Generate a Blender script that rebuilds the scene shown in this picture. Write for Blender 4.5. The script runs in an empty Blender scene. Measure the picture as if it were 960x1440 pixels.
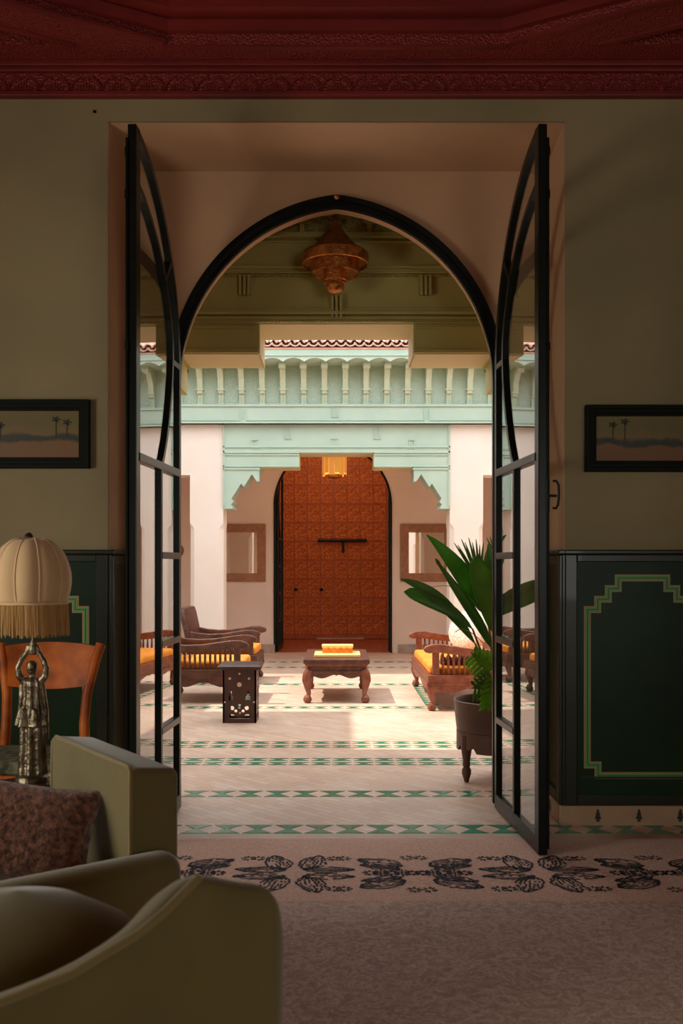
import bpy, bmesh, math, random
from mathutils import Vector, Matrix, geometry
random.seed(7)
R = math.radians
S = bpy.context.scene
COL = S.collection

# ------------------------------------------------------------------ camera, world, sun, lights, exposure
cam = bpy.data.objects.new('camera', bpy.data.cameras.new('camera'))
COL.objects.link(cam); S.camera = cam
cam.location = (0, 0, 1.3); cam.rotation_euler = (R(90), 0, 0)
cam.data.sensor_width = 36; cam.data.lens = 33.75
cam.data.shift_x = 7 / 1440; cam.data.shift_y = 77 / 1440
cam.data.clip_start = 0.05
cam.data.dof.use_dof = True; cam.data.dof.focus_distance = 7.5; cam.data.dof.aperture_fstop = 5.6

wd = bpy.data.worlds.new('world'); S.world = wd; wd.use_nodes = True
bg = wd.node_tree.nodes['Background']
bg.inputs[0].default_value = (0.90, 0.95, 1.0, 1); bg.inputs[1].default_value = 2.9

def add_light(name, kind, loc, energy, color, **kw):
    l = bpy.data.lights.new(name, kind); l.energy = energy; l.color = color
    for k, v in kw.items(): setattr(l, k, v)
    o = bpy.data.objects.new(name, l); COL.objects.link(o); o.location = loc
    return o
sun = add_light('sun', 'SUN', (0, 0, 12), 4.4, (1.0, 0.93, 0.82), angle=R(0.53))
sun.rotation_euler = Vector((0.515, 0.0, -0.857)).to_track_quat('-Z', 'Y').to_euler()
side_light = add_light('added_side_daylight', 'AREA', (-3.2, 1.9, 1.5), 44, (1.0, 0.93, 0.78), shape='RECTANGLE', size=1.5, size_y=1.1)  # unseen window light, added to light the room from the left
side_light.rotation_euler = (R(90), 0, R(-90))
rear_fill = add_light('rear_fill_daylight', 'AREA', (2.3, -2.9, 1.6), 26, (1.0, 0.93, 0.80), shape='RECTANGLE', size=1.8, size_y=1.4)  # unseen fill behind the camera, added to brighten the room
rear_fill.rotation_euler = (R(90), 0, 0)

S.view_settings.view_transform = 'Standard'; S.view_settings.look = 'None'
S.view_settings.exposure = 0.0; S.view_settings.gamma = 1.0
S.view_settings.use_curve_mapping = False
S.cycles.max_bounces = 12; S.cycles.diffuse_bounces = 8; S.cycles.transparent_max_bounces = 24

# ------------------------------------------------------------------ helpers
def lin(c):
    return tuple(((x / 255) / 12.92 if x / 255 <= 0.04045 else ((x / 255 + 0.055) / 1.055) ** 2.4) for x in c)

def mat(name, rgb, rough=0.6, metal=0.0, rgb2=None, nscale=6.0, bump=0.0, bscale=40.0, kind='noise', sheen=0.0, coat=0.0, spec=0.5, stretch=(1, 1, 1), bdist=0.01):
    m = bpy.data.materials.new(name); m.use_nodes = True
    nt = m.node_tree; b = nt.nodes['Principled BSDF']
    c = lin(rgb) + (1,)
    b.inputs['Base Color'].default_value = c; b.inputs['Roughness'].default_value = rough
    b.inputs['Metallic'].default_value = metal; b.inputs['Sheen Weight'].default_value = sheen
    b.inputs['Coat Weight'].default_value = coat; b.inputs['Specular IOR Level'].default_value = spec
    if rgb2 or bump:
        tc = nt.nodes.new('ShaderNodeTexCoord'); mp = nt.nodes.new('ShaderNodeMapping')
        mp.inputs['Scale'].default_value = stretch
        nt.links.new(tc.outputs['Object'], mp.inputs[0])
    if rgb2:
        n = nt.nodes.new('ShaderNodeTexNoise'); n.inputs['Scale'].default_value = nscale; n.inputs['Detail'].default_value = 6
        r = nt.nodes.new('ShaderNodeValToRGB')
        r.color_ramp.elements[0].position = 0.35; r.color_ramp.elements[1].position = 0.65
        r.color_ramp.elements[0].color = c; r.color_ramp.elements[1].color = lin(rgb2) + (1,)
        nt.links.new(mp.outputs[0], n.inputs['Vector']); nt.links.new(n.outputs[0], r.inputs[0])
        nt.links.new(r.outputs[0], b.inputs['Base Color'])
    if bump:
        if kind == 'noise':
            t = nt.nodes.new('ShaderNodeTexNoise'); t.inputs['Detail'].default_value = 5; out = t.outputs[0]
        else:
            t = nt.nodes.new('ShaderNodeTexVoronoi'); t.feature = 'SMOOTH_F1' if kind == 'carve' else 'F1'; out = t.outputs[0]
        t.inputs['Scale'].default_value = bscale
        bp = nt.nodes.new('ShaderNodeBump'); bp.inputs['Strength'].default_value = bump; bp.inputs['Distance'].default_value = bdist
        nt.links.new(mp.outputs[0], t.inputs['Vector']); nt.links.new(out, bp.inputs['Height'])
        nt.links.new(bp.outputs[0], b.inputs['Normal'])
    return m

MT = {}
MT['plaster'] = mat('room_plaster', (152, 136, 98), 0.75, rgb2=(136, 122, 88), nscale=1.6, bump=0.15, bscale=9)
MT['niche'] = mat('niche_plaster', (198, 156, 118), 0.75, rgb2=(182, 142, 106), nscale=1.5, bump=0.12, bscale=8)
MT['white'] = mat('court_plaster', (240, 228, 218), 0.8, rgb2=(232, 218, 206), nscale=1.2, bump=0.08, bscale=12)
MT['pink'] = mat('gallery_plaster', (224, 200, 184), 0.8, rgb2=(214, 188, 170), nscale=0.9, bump=0.08, bscale=12)
MT['teal'] = mat('teal_paint', (180, 200, 184), 0.6, rgb2=(172, 194, 178), nscale=3)
MT['tealcarve'] = mat('teal_carving', (184, 202, 184), 0.65, bump=0.25, bscale=60, kind='carve', bdist=0.03)
MT['corbel'] = mat('corbel_paint', (196, 206, 180), 0.6, rgb2=(186, 198, 172), nscale=8)
MT['olive'] = mat('shaded_teal_paint', (176, 166, 92), 0.6, rgb2=(168, 158, 86), nscale=3)  # teal paint in shade, the shade put into the colour
MT['shadedcarve'] = mat('shaded_teal_carving', (172, 164, 92), 0.65, bump=0.9, bscale=60, kind='carve', bdist=0.02)  # carved teal with the gallery shade put into its colour
MT['cream'] = mat('bounce_lit_soffit', (206, 190, 142), 0.7)  # same paint lit from the floor, bounce light put into the colour
MT['redwood'] = mat('red_wood', (128, 36, 30), 0.5, rgb2=(104, 26, 24), nscale=5, stretch=(0.4, 1, 1))
MT['redcarve'] = mat('red_carving', (132, 40, 34), 0.5, bump=0.55, bscale=110, kind='carve', bdist=0.02)
MT['greenwood'] = mat('green_panel_wood', (18, 48, 20), 0.4, rgb2=(10, 34, 12), nscale=2.5, spec=0.2)
MT['darkgreen'] = mat('dark_green_frame_wood', (36, 40, 22), 0.34, rgb2=(28, 32, 16), nscale=3, coat=0.1, spec=0.35)
MT['inlaygreen'] = mat('inlay_green', (96, 150, 84), 0.5)
MT['inlaytan'] = mat('inlay_tan', (176, 134, 78), 0.5)
MT['iron'] = mat('black_green_iron', (20, 24, 18), 0.3, metal=0.0, rgb2=(14, 18, 13), nscale=9, spec=0.22)
MT['greytile'] = mat('stone_threshold', (206, 176, 150), 0.6, rgb2=(188, 156, 130), nscale=5)
MT['greentile'] = mat('green_glazed_tile', (38, 128, 96), 0.25, rgb2=(58, 146, 112), nscale=11)
MT['plinth'] = mat('plinth_tile', (184, 148, 116), 0.45, rgb2=(168, 132, 100), nscale=6)
MT['darkmark'] = mat('dark_mark', (26, 36, 32), 0.4)
MT['velvet'] = mat('green_velvet', (112, 98, 50), 0.85, rgb2=(96, 84, 40), nscale=2.2, sheen=0.35, bump=0.08, bscale=20)
MT['velvet2'] = mat('velvet_piping', (130, 112, 66), 0.85, sheen=0.3)
MT['wood'] = mat('carved_brown_wood', (100, 58, 42), 0.42, rgb2=(70, 40, 30), nscale=14, bump=0.5, bscale=60, kind='carve', stretch=(1, 1, 1))
MT['redbrown'] = mat('carved_red_wood', (142, 80, 54), 0.4, rgb2=(112, 58, 40), nscale=14, bump=0.5, bscale=60, kind='carve')
MT['darkwood'] = mat('dark_carved_wood', (78, 46, 36), 0.45, rgb2=(58, 34, 28), nscale=12)
MT['honey'] = mat('burr_wood', (206, 106, 30), 0.5, rgb2=(140, 64, 18), nscale=9, coat=0.0, spec=0.3)
MT['cushion'] = mat('orange_cushion', (232, 148, 44), 0.85, rgb2=(216, 126, 34), nscale=6)
MT['yellow'] = mat('yellow_cloth', (246, 206, 122), 0.8)
MT['orange'] = mat('orange_lacquer', (222, 138, 40), 0.5, rgb2=(200, 112, 30), nscale=20)
MT['mirrorframe'] = mat('hammered_brown_frame', (158, 104, 66), 0.5, rgb2=(138, 88, 56), nscale=16, bump=0.8, bscale=55, kind='carve', bdist=0.01)
MT['mirror'] = mat('mirror_glass', (240, 240, 236), 0.02, metal=1.0)
MT['bolt'] = mat('black_bolt', (24, 16, 14), 0.4, metal=0.5)
MT['brass'] = mat('pierced_brass', (206, 132, 62), 0.38, metal=0.7, rgb2=(150, 88, 40), nscale=26, bump=0.6, bscale=90, kind='carve', bdist=0.006)
MT['bronze'] = mat('bronze', (150, 136, 112), 0.34, metal=0.85, rgb2=(84, 72, 54), nscale=20, bump=0.6, bscale=60, bdist=0.01)
MT['shade'] = mat('cream_silk', (214, 180, 134), 0.8, rgb2=(206, 170, 122), nscale=5, sheen=0.2)
MT['rib'] = mat('silk_rib', (226, 190, 146), 0.8)
MT['fringe'] = mat('tan_fringe', (196, 152, 92), 0.8, rgb2=(168, 124, 70), nscale=90, stretch=(1, 1, 0.05))
MT['carpetmark'] = mat('indigo_wool', (42, 40, 48), 0.95)
MT['planter'] = mat('dark_copper_planter', (96, 64, 50), 0.45, metal=0.25, rgb2=(78, 52, 42), nscale=5)
MT['soil'] = mat('soil', (52, 36, 26), 0.95, bump=0.8, bscale=40)
MT['leaf'] = mat('leaf_green', (98, 160, 58), 0.42, rgb2=(72, 134, 50), nscale=5)
MT['leafdark'] = mat('leaf_dark', (84, 130, 70), 0.4, rgb2=(100, 142, 72), nscale=6)
MT['leafbright'] = mat('leaf_bright', (134, 190, 48), 0.45, rgb2=(92, 156, 40), nscale=8)
MT['leaftip'] = mat('leaf_yellow', (170, 160, 48), 0.5, rgb2=(120, 130, 40), nscale=10)
MT['stem'] = mat('stem', (104, 112, 52), 0.5, rgb2=(140, 84, 40), nscale=7)
MT['clay'] = mat('roof_clay', (226, 184, 160), 0.8, rgb2=(200, 150, 126), nscale=6)
MT['terracotta'] = mat('terracotta_floor', (190, 104, 66), 0.45, rgb2=(150, 76, 46), nscale=8)
MT['doorwood'] = mat('cedar_door', (196, 100, 44), 0.45, rgb2=(176, 84, 34), nscale=7, stretch=(1, 1, 0.3))
MT['doorcarve'] = mat('cedar_carving', (226, 126, 56), 0.45, rgb2=(188, 94, 38), nscale=20, bump=1.0, bscale=34, kind='carve', bdist=0.03)
MT['frame'] = mat('picture_frame', (14, 18, 10), 0.55, rgb2=(20, 23, 13), nscale=4, spec=0.12)
MT['inlaydot'] = mat('bone_inlay', (214, 184, 160), 0.4)
MT['pale'] = mat('pale_plaster_far', (236, 214, 196), 0.8)
MT['fabric'] = mat('floral_seat', (126, 124, 96), 0.9, rgb2=(52, 60, 40), nscale=26)
MT['throw'] = mat('brown_knit', (158, 108, 84), 0.95, rgb2=(76, 46, 36), nscale=60, bump=0.6, bscale=150, kind='noise', bdist=0.01, sheen=0.4)
MT['whitefabric'] = mat('patterned_white', (238, 228, 212), 0.9, rgb2=(206, 184, 166), nscale=34)
MT['darkbrownfabric'] = mat('dark_brown_fabric', (104, 52, 28), 0.9, rgb2=(70, 34, 20), nscale=30)
MT['paintdark'] = mat('dark_paint', (48, 44, 26), 0.6)
MT['tablewood'] = mat('side_table_wood', (34, 26, 18), 0.35)
MT['courtstone'] = mat('grey_stone_skirting', (176, 152, 136), 0.6, rgb2=(150, 126, 112), nscale=9)

def ramp_nodes(m): return m.node_tree, m.node_tree.nodes['Principled BSDF']

for k_ in ('leaf', 'leafdark', 'leafbright', 'leaftip'):
    nt = MT[k_].node_tree; b = nt.nodes['Principled BSDF']; o_ = nt.nodes['Material Output']
    tl = nt.nodes.new('ShaderNodeBsdfTranslucent'); mxl = nt.nodes.new('ShaderNodeMixShader'); mxl.inputs[0].default_value = 0.5
    src = b.inputs['Base Color'].links[0].from_socket
    nt.links.new(src, tl.inputs[0]); nt.links.new(b.outputs[0], mxl.inputs[1]); nt.links.new(tl.outputs[0], mxl.inputs[2]); nt.links.new(mxl.outputs[0], o_.inputs[0])
# floor: small worn herringbone bricks, pinkish beige
m = mat('bejmat_floor', (226, 190, 160), 0.42); nt, b = ramp_nodes(m); MT['floor'] = m
tc = nt.nodes.new('ShaderNodeTexCoord'); mp = nt.nodes.new('ShaderNodeMapping'); mp.inputs['Rotation'].default_value = (0, 0, R(45))
br = nt.nodes.new('ShaderNodeTexBrick'); br.inputs['Scale'].default_value = 1.0
br.inputs['Brick Width'].default_value = 0.15; br.inputs['Row Height'].default_value = 0.05; br.inputs['Mortar Size'].default_value = 0.0022
br.inputs['Color1'].default_value = lin((232, 204, 182)) + (1,); br.inputs['Color2'].default_value = lin((216, 182, 158)) + (1,)
br.inputs['Mortar'].default_value = lin((190, 158, 138)) + (1,)
ns = nt.nodes.new('ShaderNodeTexNoise'); ns.inputs['Scale'].default_value = 1.7; ns.inputs['Detail'].default_value = 5
mx = nt.nodes.new('ShaderNodeMixRGB'); mx.blend_type = 'MULTIPLY'; mx.inputs[0].default_value = 0.5
rp = nt.nodes.new('ShaderNodeValToRGB'); rp.color_ramp.elements[0].position = 0.35; rp.color_ramp.elements[1].position = 0.6
rp.color_ramp.elements[0].color = (0.72, 0.62, 0.56, 1); rp.color_ramp.elements[1].color = (1, 1, 1, 1)
nt.links.new(tc.outputs['Object'], mp.inputs[0]); nt.links.new(mp.outputs[0], br.inputs[0]); nt.links.new(tc.outputs['Object'], ns.inputs['Vector'])
nt.links.new(ns.outputs[0], rp.inputs[0]); nt.links.new(br.outputs[0], mx.inputs[1]); nt.links.new(rp.outputs[0], mx.inputs[2])
nt.links.new(mx.outputs[0], b.inputs['Base Color'])
bp = nt.nodes.new('ShaderNodeBump'); bp.inputs['Strength'].default_value = 0.25; bp.inputs['Distance'].default_value = 0.004
nt.links.new(br.outputs[0], bp.inputs['Height']); nt.links.new(bp.outputs[0], b.inputs['Normal'])

# carpet: swirling mottled pile
m = mat('carpet_pile', (176, 134, 112), 0.95, sheen=0.2); nt, b = ramp_nodes(m); MT['carpet'] = m
tc = nt.nodes.new('ShaderNodeTexCoord')
n1 = nt.nodes.new('ShaderNodeTexNoise'); n1.inputs['Scale'].default_value = 13; n1.inputs['Detail'].default_value = 3; n1.inputs['Distortion'].default_value = 3.2
n2 = nt.nodes.new('ShaderNodeTexNoise'); n2.inputs['Scale'].default_value = 120; n2.inputs['Detail'].default_value = 3
r1 = nt.nodes.new('ShaderNodeValToRGB'); r1.color_ramp.elements[0].position = 0.38; r1.color_ramp.elements[1].position = 0.62
r1.color_ramp.elements[0].color = lin((188, 150, 130)) + (1,); r1.color_ramp.elements[1].color = lin((222, 186, 164)) + (1,)
# plain border: beyond y > 3.74 no swirls
sep = nt.nodes.new('ShaderNodeSeparateXYZ'); gt = nt.nodes.new('ShaderNodeMath'); gt.operation = 'GREATER_THAN'; gt.inputs[1].default_value = 3.70
mb = nt.nodes.new('ShaderNodeMixRGB'); mb.inputs[2].default_value = lin((230, 178, 152)) + (1,)
r2 = nt.nodes.new('ShaderNodeValToRGB'); r2.color_ramp.elements[0].position = 0.3; r2.color_ramp.elements[1].position = 0.7
r2.color_ramp.elements[0].color = (0.55, 0.52, 0.5, 1); r2.color_ramp.elements[1].color = (1, 1, 1, 1)
mm = nt.nodes.new('ShaderNodeMixRGB'); mm.blend_type = 'MULTIPLY'; mm.inputs[0].default_value = 0.8
for n in (n1, n2): nt.links.new(tc.outputs['Object'], n.inputs['Vector'])
nt.links.new(tc.outputs['Object'], sep.inputs[0]); nt.links.new(sep.outputs[1], gt.inputs[0])
nt.links.new(n1.outputs[0], r1.inputs[0]); nt.links.new(gt.outputs[0], mb.inputs[0]); nt.links.new(r1.outputs[0], mb.inputs[1])
nt.links.new(n2.outputs[0], r2.inputs[0]); nt.links.new(mb.outputs[0], mm.inputs[1]); nt.links.new(r2.outputs[0], mm.inputs[2])
nt.links.new(mm.outputs[0], b.inputs['Base Color'])
bp = nt.nodes.new('ShaderNodeBump'); bp.inputs['Strength'].default_value = 0.6; bp.inputs['Distance'].default_value = 0.006
nt.links.new(n2.outputs[0], bp.inputs['Height']); nt.links.new(bp.outputs[0], b.inputs['Normal'])

# thin window glass: clear with Fresnel reflection on the outer faces
m = bpy.data.materials.new('clear_glass'); m.use_nodes = True; nt = m.node_tree; MT['glass'] = m
for n in list(nt.nodes): nt.nodes.remove(n)
out = nt.nodes.new('ShaderNodeOutputMaterial'); tr = nt.nodes.new('ShaderNodeBsdfTransparent'); gl = nt.nodes.new('ShaderNodeBsdfGlossy')
gl.inputs['Roughness'].default_value = 0.0; tr.inputs[0].default_value = (0.95, 0.97, 0.95, 1)
lw = nt.nodes.new('ShaderNodeLayerWeight'); lw.inputs[0].default_value = 0.5
fr = nt.nodes.new('ShaderNodeMath'); fr.operation = 'POWER'; fr.inputs[1].default_value = 1.6; nt.links.new(lw.outputs['Facing'], fr.inputs[0])
ge = nt.nodes.new('ShaderNodeNewGeometry'); inv = nt.nodes.new('ShaderNodeMath'); inv.operation = 'SUBTRACT'; inv.inputs[0].default_value = 1
ml = nt.nodes.new('ShaderNodeMath'); ml.operation = 'MULTIPLY'; mxs = nt.nodes.new('ShaderNodeMixShader')
nt.links.new(ge.outputs['Backfacing'], inv.inputs[1]); nt.links.new(fr.outputs[0], ml.inputs[0]); nt.links.new(inv.outputs[0], ml.inputs[1])
nt.links.new(ml.outputs[0], mxs.inputs[0]); nt.links.new(tr.outputs[0], mxs.inputs[1]); nt.links.new(gl.outputs[0], mxs.inputs[2])
nt.links.new(mxs.outputs[0], out.inputs[0])
# lit lantern glass
m = mat('lit_amber_glass', (240, 180, 90), 0.4); nt, b = ramp_nodes(m); MT['amber'] = m
b.inputs['Emission Color'].default_value = lin((255, 176, 80)) + (1,); b.inputs['Emission Strength'].default_value = 0.3
# painting: soft ochre landscape
def painting(name, seed):
    m = mat(name, (120, 100, 50), 0.5); nt, b = ramp_nodes(m)
    tc = nt.nodes.new('ShaderNodeTexCoord'); mp = nt.nodes.new('ShaderNodeMapping'); mp.inputs['Location'].default_value = (seed, seed, seed); mp.inputs['Scale'].default_value = (0.8, 1, 1)
    sep = nt.nodes.new('ShaderNodeSeparateXYZ'); n = nt.nodes.new('ShaderNodeTexNoise'); n.inputs['Scale'].default_value = 9; n.inputs['Detail'].default_value = 4
    ad = nt.nodes.new('ShaderNodeMath'); ad.operation = 'MULTIPLY_ADD'; ad.inputs[1].default_value = 0.09
    mr = nt.nodes.new('ShaderNodeMapRange'); mr.inputs[1].default_value = -0.07; mr.inputs[2].default_value = 0.16
    r = nt.nodes.new('ShaderNodeValToRGB'); e = r.color_ramp.elements
    e[0].position = 0.0; e[0].color = lin((124, 82, 40)) + (1,); e[1].position = 1.0; e[1].color = lin((112, 96, 44)) + (1,)
    for p, c in ((0.30, (122, 84, 44)), (0.36, (44, 46, 30)), (0.44, (54, 52, 32)), (0.50, (118, 94, 46)), (0.7, (106, 92, 42))):
        x = e.new(p); x.color = lin(c) + (1,)
    nt.links.new(tc.outputs['Object'], mp.inputs[0]); nt.links.new(mp.outputs[0], n.inputs['Vector']); nt.links.new(tc.outputs['Object'], sep.inputs[0])
    nt.links.new(n.outputs[0], ad.inputs[0]); nt.links.new(sep.outputs[2], ad.inputs[2]); nt.links.new(ad.outputs[0], mr.inputs[0])
    nt.links.new(mr.outputs[0], r.inputs[0]); nt.links.new(r.outputs[0], b.inputs['Base Color'])
    return m
MT['artL'] = painting('ochre_painting_plain', 3.1); MT['artR'] = painting('ochre_painting_dark', 8.4)

class MB:
    def __init__(s): s.v = []; s.f = []
    def add(s, vs, fs):
        o = len(s.v); s.v += [tuple(v) for v in vs]; s.f += [tuple(i + o for i in f) for f in fs]; return s
    def box(s, x0, x1, y0, y1, z0, z1):
        return s.add([(x0,y0,z0),(x1,y0,z0),(x1,y1,z0),(x0,y1,z0),(x0,y0,z1),(x1,y0,z1),(x1,y1,z1),(x0,y1,z1)],
                     [(0,3,2,1),(4,5,6,7),(0,1,5,4),(1,2,6,5),(2,3,7,6),(3,0,4,7)])
    def prism(s, outer, a0, a1, axis='y', holes=()):
        def P(p, a): return (p[0], a, p[1]) if axis == 'y' else ((a, p[0], p[1]) if axis == 'x' else (p[0], p[1], a))
        loops = [list(outer)] + [list(h) for h in holes]
        tris = geometry.tessellate_polygon([[Vector((p[0], p[1], 0)) for p in l] for l in loops])
        flat = [p for l in loops for p in l]; n = len(flat)
        vs = [P(p, a0) for p in flat] + [P(p, a1) for p in flat]
        fs = [tuple(t) for t in tris] + [tuple(i + n for i in reversed(t)) for t in tris]
        o = 0
        for l in loops:
            k = len(l)
            for i in range(k):
                j = (i + 1) % k; fs.append((o + i, o + j, o + j + n, o + i + n))
            o += k
        return s.add(vs, fs)
    def lathe(s, prof, c=(0, 0, 0), seg=24, sx=1, sy=1, ripple=0, rn=8):
        vs = []; fs = []; n = len(prof)
        for i in range(seg):
            a = 2 * math.pi * i / seg; k = 1 + ripple * math.cos(rn * a)
            for r, z in prof: vs.append((c[0] + r * k * sx * math.cos(a), c[1] + r * k * sy * math.sin(a), c[2] + z))
        for i in range(seg):
            j = (i + 1) % seg
            for q in range(n - 1): fs.append((i*n+q, j*n+q, j*n+q+1, i*n+q+1))
        if prof[0][0] > 1e-5: fs.append(tuple(i * n for i in reversed(range(seg))))
        if prof[-1][0] > 1e-5: fs.append(tuple(i * n + n - 1 for i in range(seg)))
        return s.add(vs, fs)
    def tube(s, path, r, seg=8, flat=1.0):
        path = [Vector(p) for p in path]; n = len(path); rs = r if isinstance(r, (list, tuple)) else [r] * n
        vs = []; fs = []; up = Vector((0, 0, 1))
        t0 = (path[1] - path[0]).normalized()
        u = t0.cross(up); u = u.normalized() if u.length > 1e-3 else Vector((1, 0, 0))
        for i in range(n):
            t = (path[min(i+1, n-1)] - path[max(i-1, 0)]).normalized()
            u = (u - t * u.dot(t)).normalized(); w = t.cross(u)
            for k in range(seg):
                a = 2 * math.pi * k / seg
                vs.append(path[i] + (u * math.cos(a) + w * math.sin(a) * flat) * rs[i])
        for i in range(n - 1):
            for k in range(seg):
                l = (k + 1) % seg; fs.append((i*seg+k, i*seg+l, (i+1)*seg+l, (i+1)*seg+k))
        fs.append(tuple(reversed(range(seg)))); fs.append(tuple((n-1)*seg + k for k in range(seg)))
        return s.add(vs, fs)
    def ribbon(s, path, w, t, c=None):
        """flat strip of width w (in the XZ plane) following a 2D path [(x,z)], depth range t=(y0,y1)"""
        n = len(path); L = []; Rr = []
        for i in range(n):
            a = Vector(path[max(i-1, 0)]); b_ = Vector(path[min(i+1, n-1)]); d = (b_ - a).normalized(); nn = Vector((-d.y, d.x)); p = Vector(path[i])
            L.append(p + nn * w / 2); Rr.append(p - nn * w / 2)
        vs = [(p.x, t[0], p.y) for p in L] + [(p.x, t[0], p.y) for p in Rr] + [(p.x, t[1], p.y) for p in L] + [(p.x, t[1], p.y) for p in Rr]
        fs = []
        for i in range(n - 1):
            fs += [(i, i+1, n+i+1, n+i), (2*n+i, 3*n+i, 3*n+i+1, 2*n+i+1), (i, 2*n+i, 2*n+i+1, i+1), (n+i, n+i+1, 3*n+i+1, 3*n+i)]
        fs += [(0, n, 3*n, 2*n), (n-1, 3*n-1, 4*n-1, 2*n-1)]
        return s.add(vs, fs)
    def mesh(s, name, smooth=None):
        me = bpy.data.meshes.new(name); me.from_pydata(s.v, [], s.f)
        bm = bmesh.new(); bm.from_mesh(me); bmesh.ops.recalc_face_normals(bm, faces=bm.faces); bm.to_mesh(me); bm.free()
        if smooth is not None:
            for p in me.polygons: p.use_smooth = True
            me.set_sharp_from_angle(angle=R(smooth))
        return me
    def build(s, name, m, parent=None, smooth=None, bevel=0, seg=2, loc=None):
        me = s.mesh(name, smooth); me.materials.append(MT[m] if isinstance(m, str) else m)
        return link(name, me, parent, bevel, seg, loc)

def link(name, me, parent=None, bevel=0, seg=2, loc=None):
    o = bpy.data.objects.new(name, me); COL.objects.link(o)
    if parent: o.parent = parent
    if loc: o.location = loc
    if bevel:
        md = o.modifiers.new('bevel', 'BEVEL'); md.width = bevel; md.segments = seg; md.limit_method = 'ANGLE'; md.angle_limit = R(40)
        if seg > 2:
            for p in me.polygons: p.use_smooth = True
    return o
def box(name, m, parent, x0, x1, y0, y1, z0, z1, bevel=0, seg=2):
    return MB().box(x0, x1, y0, y1, z0, z1).build(name, m, parent, bevel=bevel, seg=seg)
def tag(o, label, cat=None, group=None, kind=None):
    o['label'] = label
    if cat: o['category'] = cat
    if group: o['group'] = group
    if kind: o['kind'] = kind
    return o
def thing(name, label, cat, loc=(0, 0, 0), rz=0, group=None, kind=None):
    o = bpy.data.objects.new(name, None); COL.objects.link(o); o.location = loc; o.rotation_euler = (0, 0, rz); o.empty_display_size = 0.1
    return tag(o, label, cat, group, kind)
def struct(o, label, cat): return tag(o, label, cat, kind='structure')
def copy_tree(o, parent=None):
    c = o.copy(); COL.objects.link(c); c.parent = parent
    for ch in list(o.children): copy_tree(ch, c)
    return c
def at(px, py, Y): return Vector(((px - 473) * Y / 1350, Y, 1.3 - (py - 797) * Y / 1350))

# arch outline shared by both arched doorways
CX, SPRING = 0.115, 2.31
def arch_pts(rad, n=20):
    """right half from springing (x=rad-CX) to apex (x=0)"""
    a1 = math.acos(CX / rad)
    return [(rad * math.cos(a1 * i / n) - CX, SPRING + rad * math.sin(a1 * i / n)) for i in range(n + 1)]

# ------------------------------------------------------------------ setting: floor, walls
fl = MB().box(-4.6, 4.6, -3.0, 14.7, -0.12, 0).build('floor', 'floor')
struct(fl, 'pinkish beige herringbone brick floor with green hourglass tile bands', 'floor')
def bowtie(p, h):
    a = 0.46 * p; w = 0.055 * p
    return MB().prism([(-a, -h/2), (a, -h/2), (w, 0), (a, h/2), (-a, h/2), (-w, 0)], -0.004, 0.0022, 'z').mesh('green_tile')
def tile_row(yc, h, p, x0, x1, along='x'):
    me = bowtie(p, h); me.materials.append(MT['greentile'])
    n = int(round((x1 - x0) / p))
    for i in range(n + 1):
        o = link('green_tile', me, fl)
        if along == 'x': o.location = (x0 + i * p, yc, 0)
        else: o.location = (yc, x0 + i * p, 0); o.rotation_euler = (0, 0, R(90))
tile_row(4.755, 0.15, 0.152, -1.15, 2.35)
tile_row(5.495, 0.14, 0.158, -0.97, 0.97)
tile_row(6.47, 0.085, 0.142, -1.1, 1.1); tile_row(6.335, 0.085, 0.142, -1.1, 1.1)
tile_row(7.09, 0.085, 0.148, -1.15, 1.15); tile_row(6.94, 0.085, 0.148, -1.15, 1.15)
tile_row(8.86, 0.12, 0.15, -1.8, 1.8); tile_row(10.6, 0.12, 0.15, -1.8, 1.8)
tile_row(12.4, 0.12, 0.16, -1.36, 1.36); tile_row(13.1, 0.12, 0.16, -1.36, 1.36)
for sx in (-0.9, 0.9): tile_row(sx, 0.13, 0.15, 9.05, 10.45, 'y')
box('threshold_strip', 'greytile', fl, -1.6, 3.2, 4.555, 4.66, -0.01, 0.004)

# front wall of the room with its rectangular niche
WY, NB, AB = 4.85, 5.30, 5.45
NX, NZ = 1.153, 3.55
w = MB()
w.box(-3.4, -NX, WY, NB, 0, 4.1); w.box(NX, 3.4, WY, NB, 0, 4.1)
w.add([(-NX, WY, NZ), (NX, WY, NZ), (NX, NB, 3.487), (-NX, NB, 3.487), (-NX, WY, 4.1), (NX, WY, 4.1), (NX, NB, 4.1), (-NX, NB, 4.1)],
      [(0,3,2,1),(4,5,6,7),(0,1,5,4),(1,2,6,5),(2,3,7,6),(3,0,4,7)])
wf = w.build('wall_front', 'plaster'); struct(wf, 'olive beige plaster wall around the tall door niche', 'wall')
r_ = MB()
for s in (-1, 1): r_.box(s * (NX - 0.004) if s > 0 else -NX - 0.001, s * (NX + 0.001) if s > 0 else -NX + 0.004, WY + 0.004, NB, 1.375, NZ - 0.01)
r_.add([(-NX, WY + .004, NZ - .004), (NX, WY + .004, NZ - .004), (NX, NB, 3.483), (-NX, NB, 3.483)], [(0, 1, 2, 3)])
r_.build('niche_lining', 'niche', wf)
# arch wall (back of the niche / near courtyard wall)
def arch_wall(rad, x1, z1, y0, y1):
    m = MB()
    pts = arch_pts(rad); hw = rad - CX
    for s in (1, -1):
        poly = [(hw, 0)] + pts + [(0, z1), (x1, z1), (x1, 0)]
        m.prism([(s * p[0], p[1]) for p in poly], y0, y1, 'y')
    return m
wa = arch_wall(1.0, 4.6, 4.3, NB, AB).build('wall_arch', 'niche'); struct(wa, 'brown plaster wall pierced by the tall pointed arch', 'wall')
wa.data.materials.append(MT['niche'])
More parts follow.
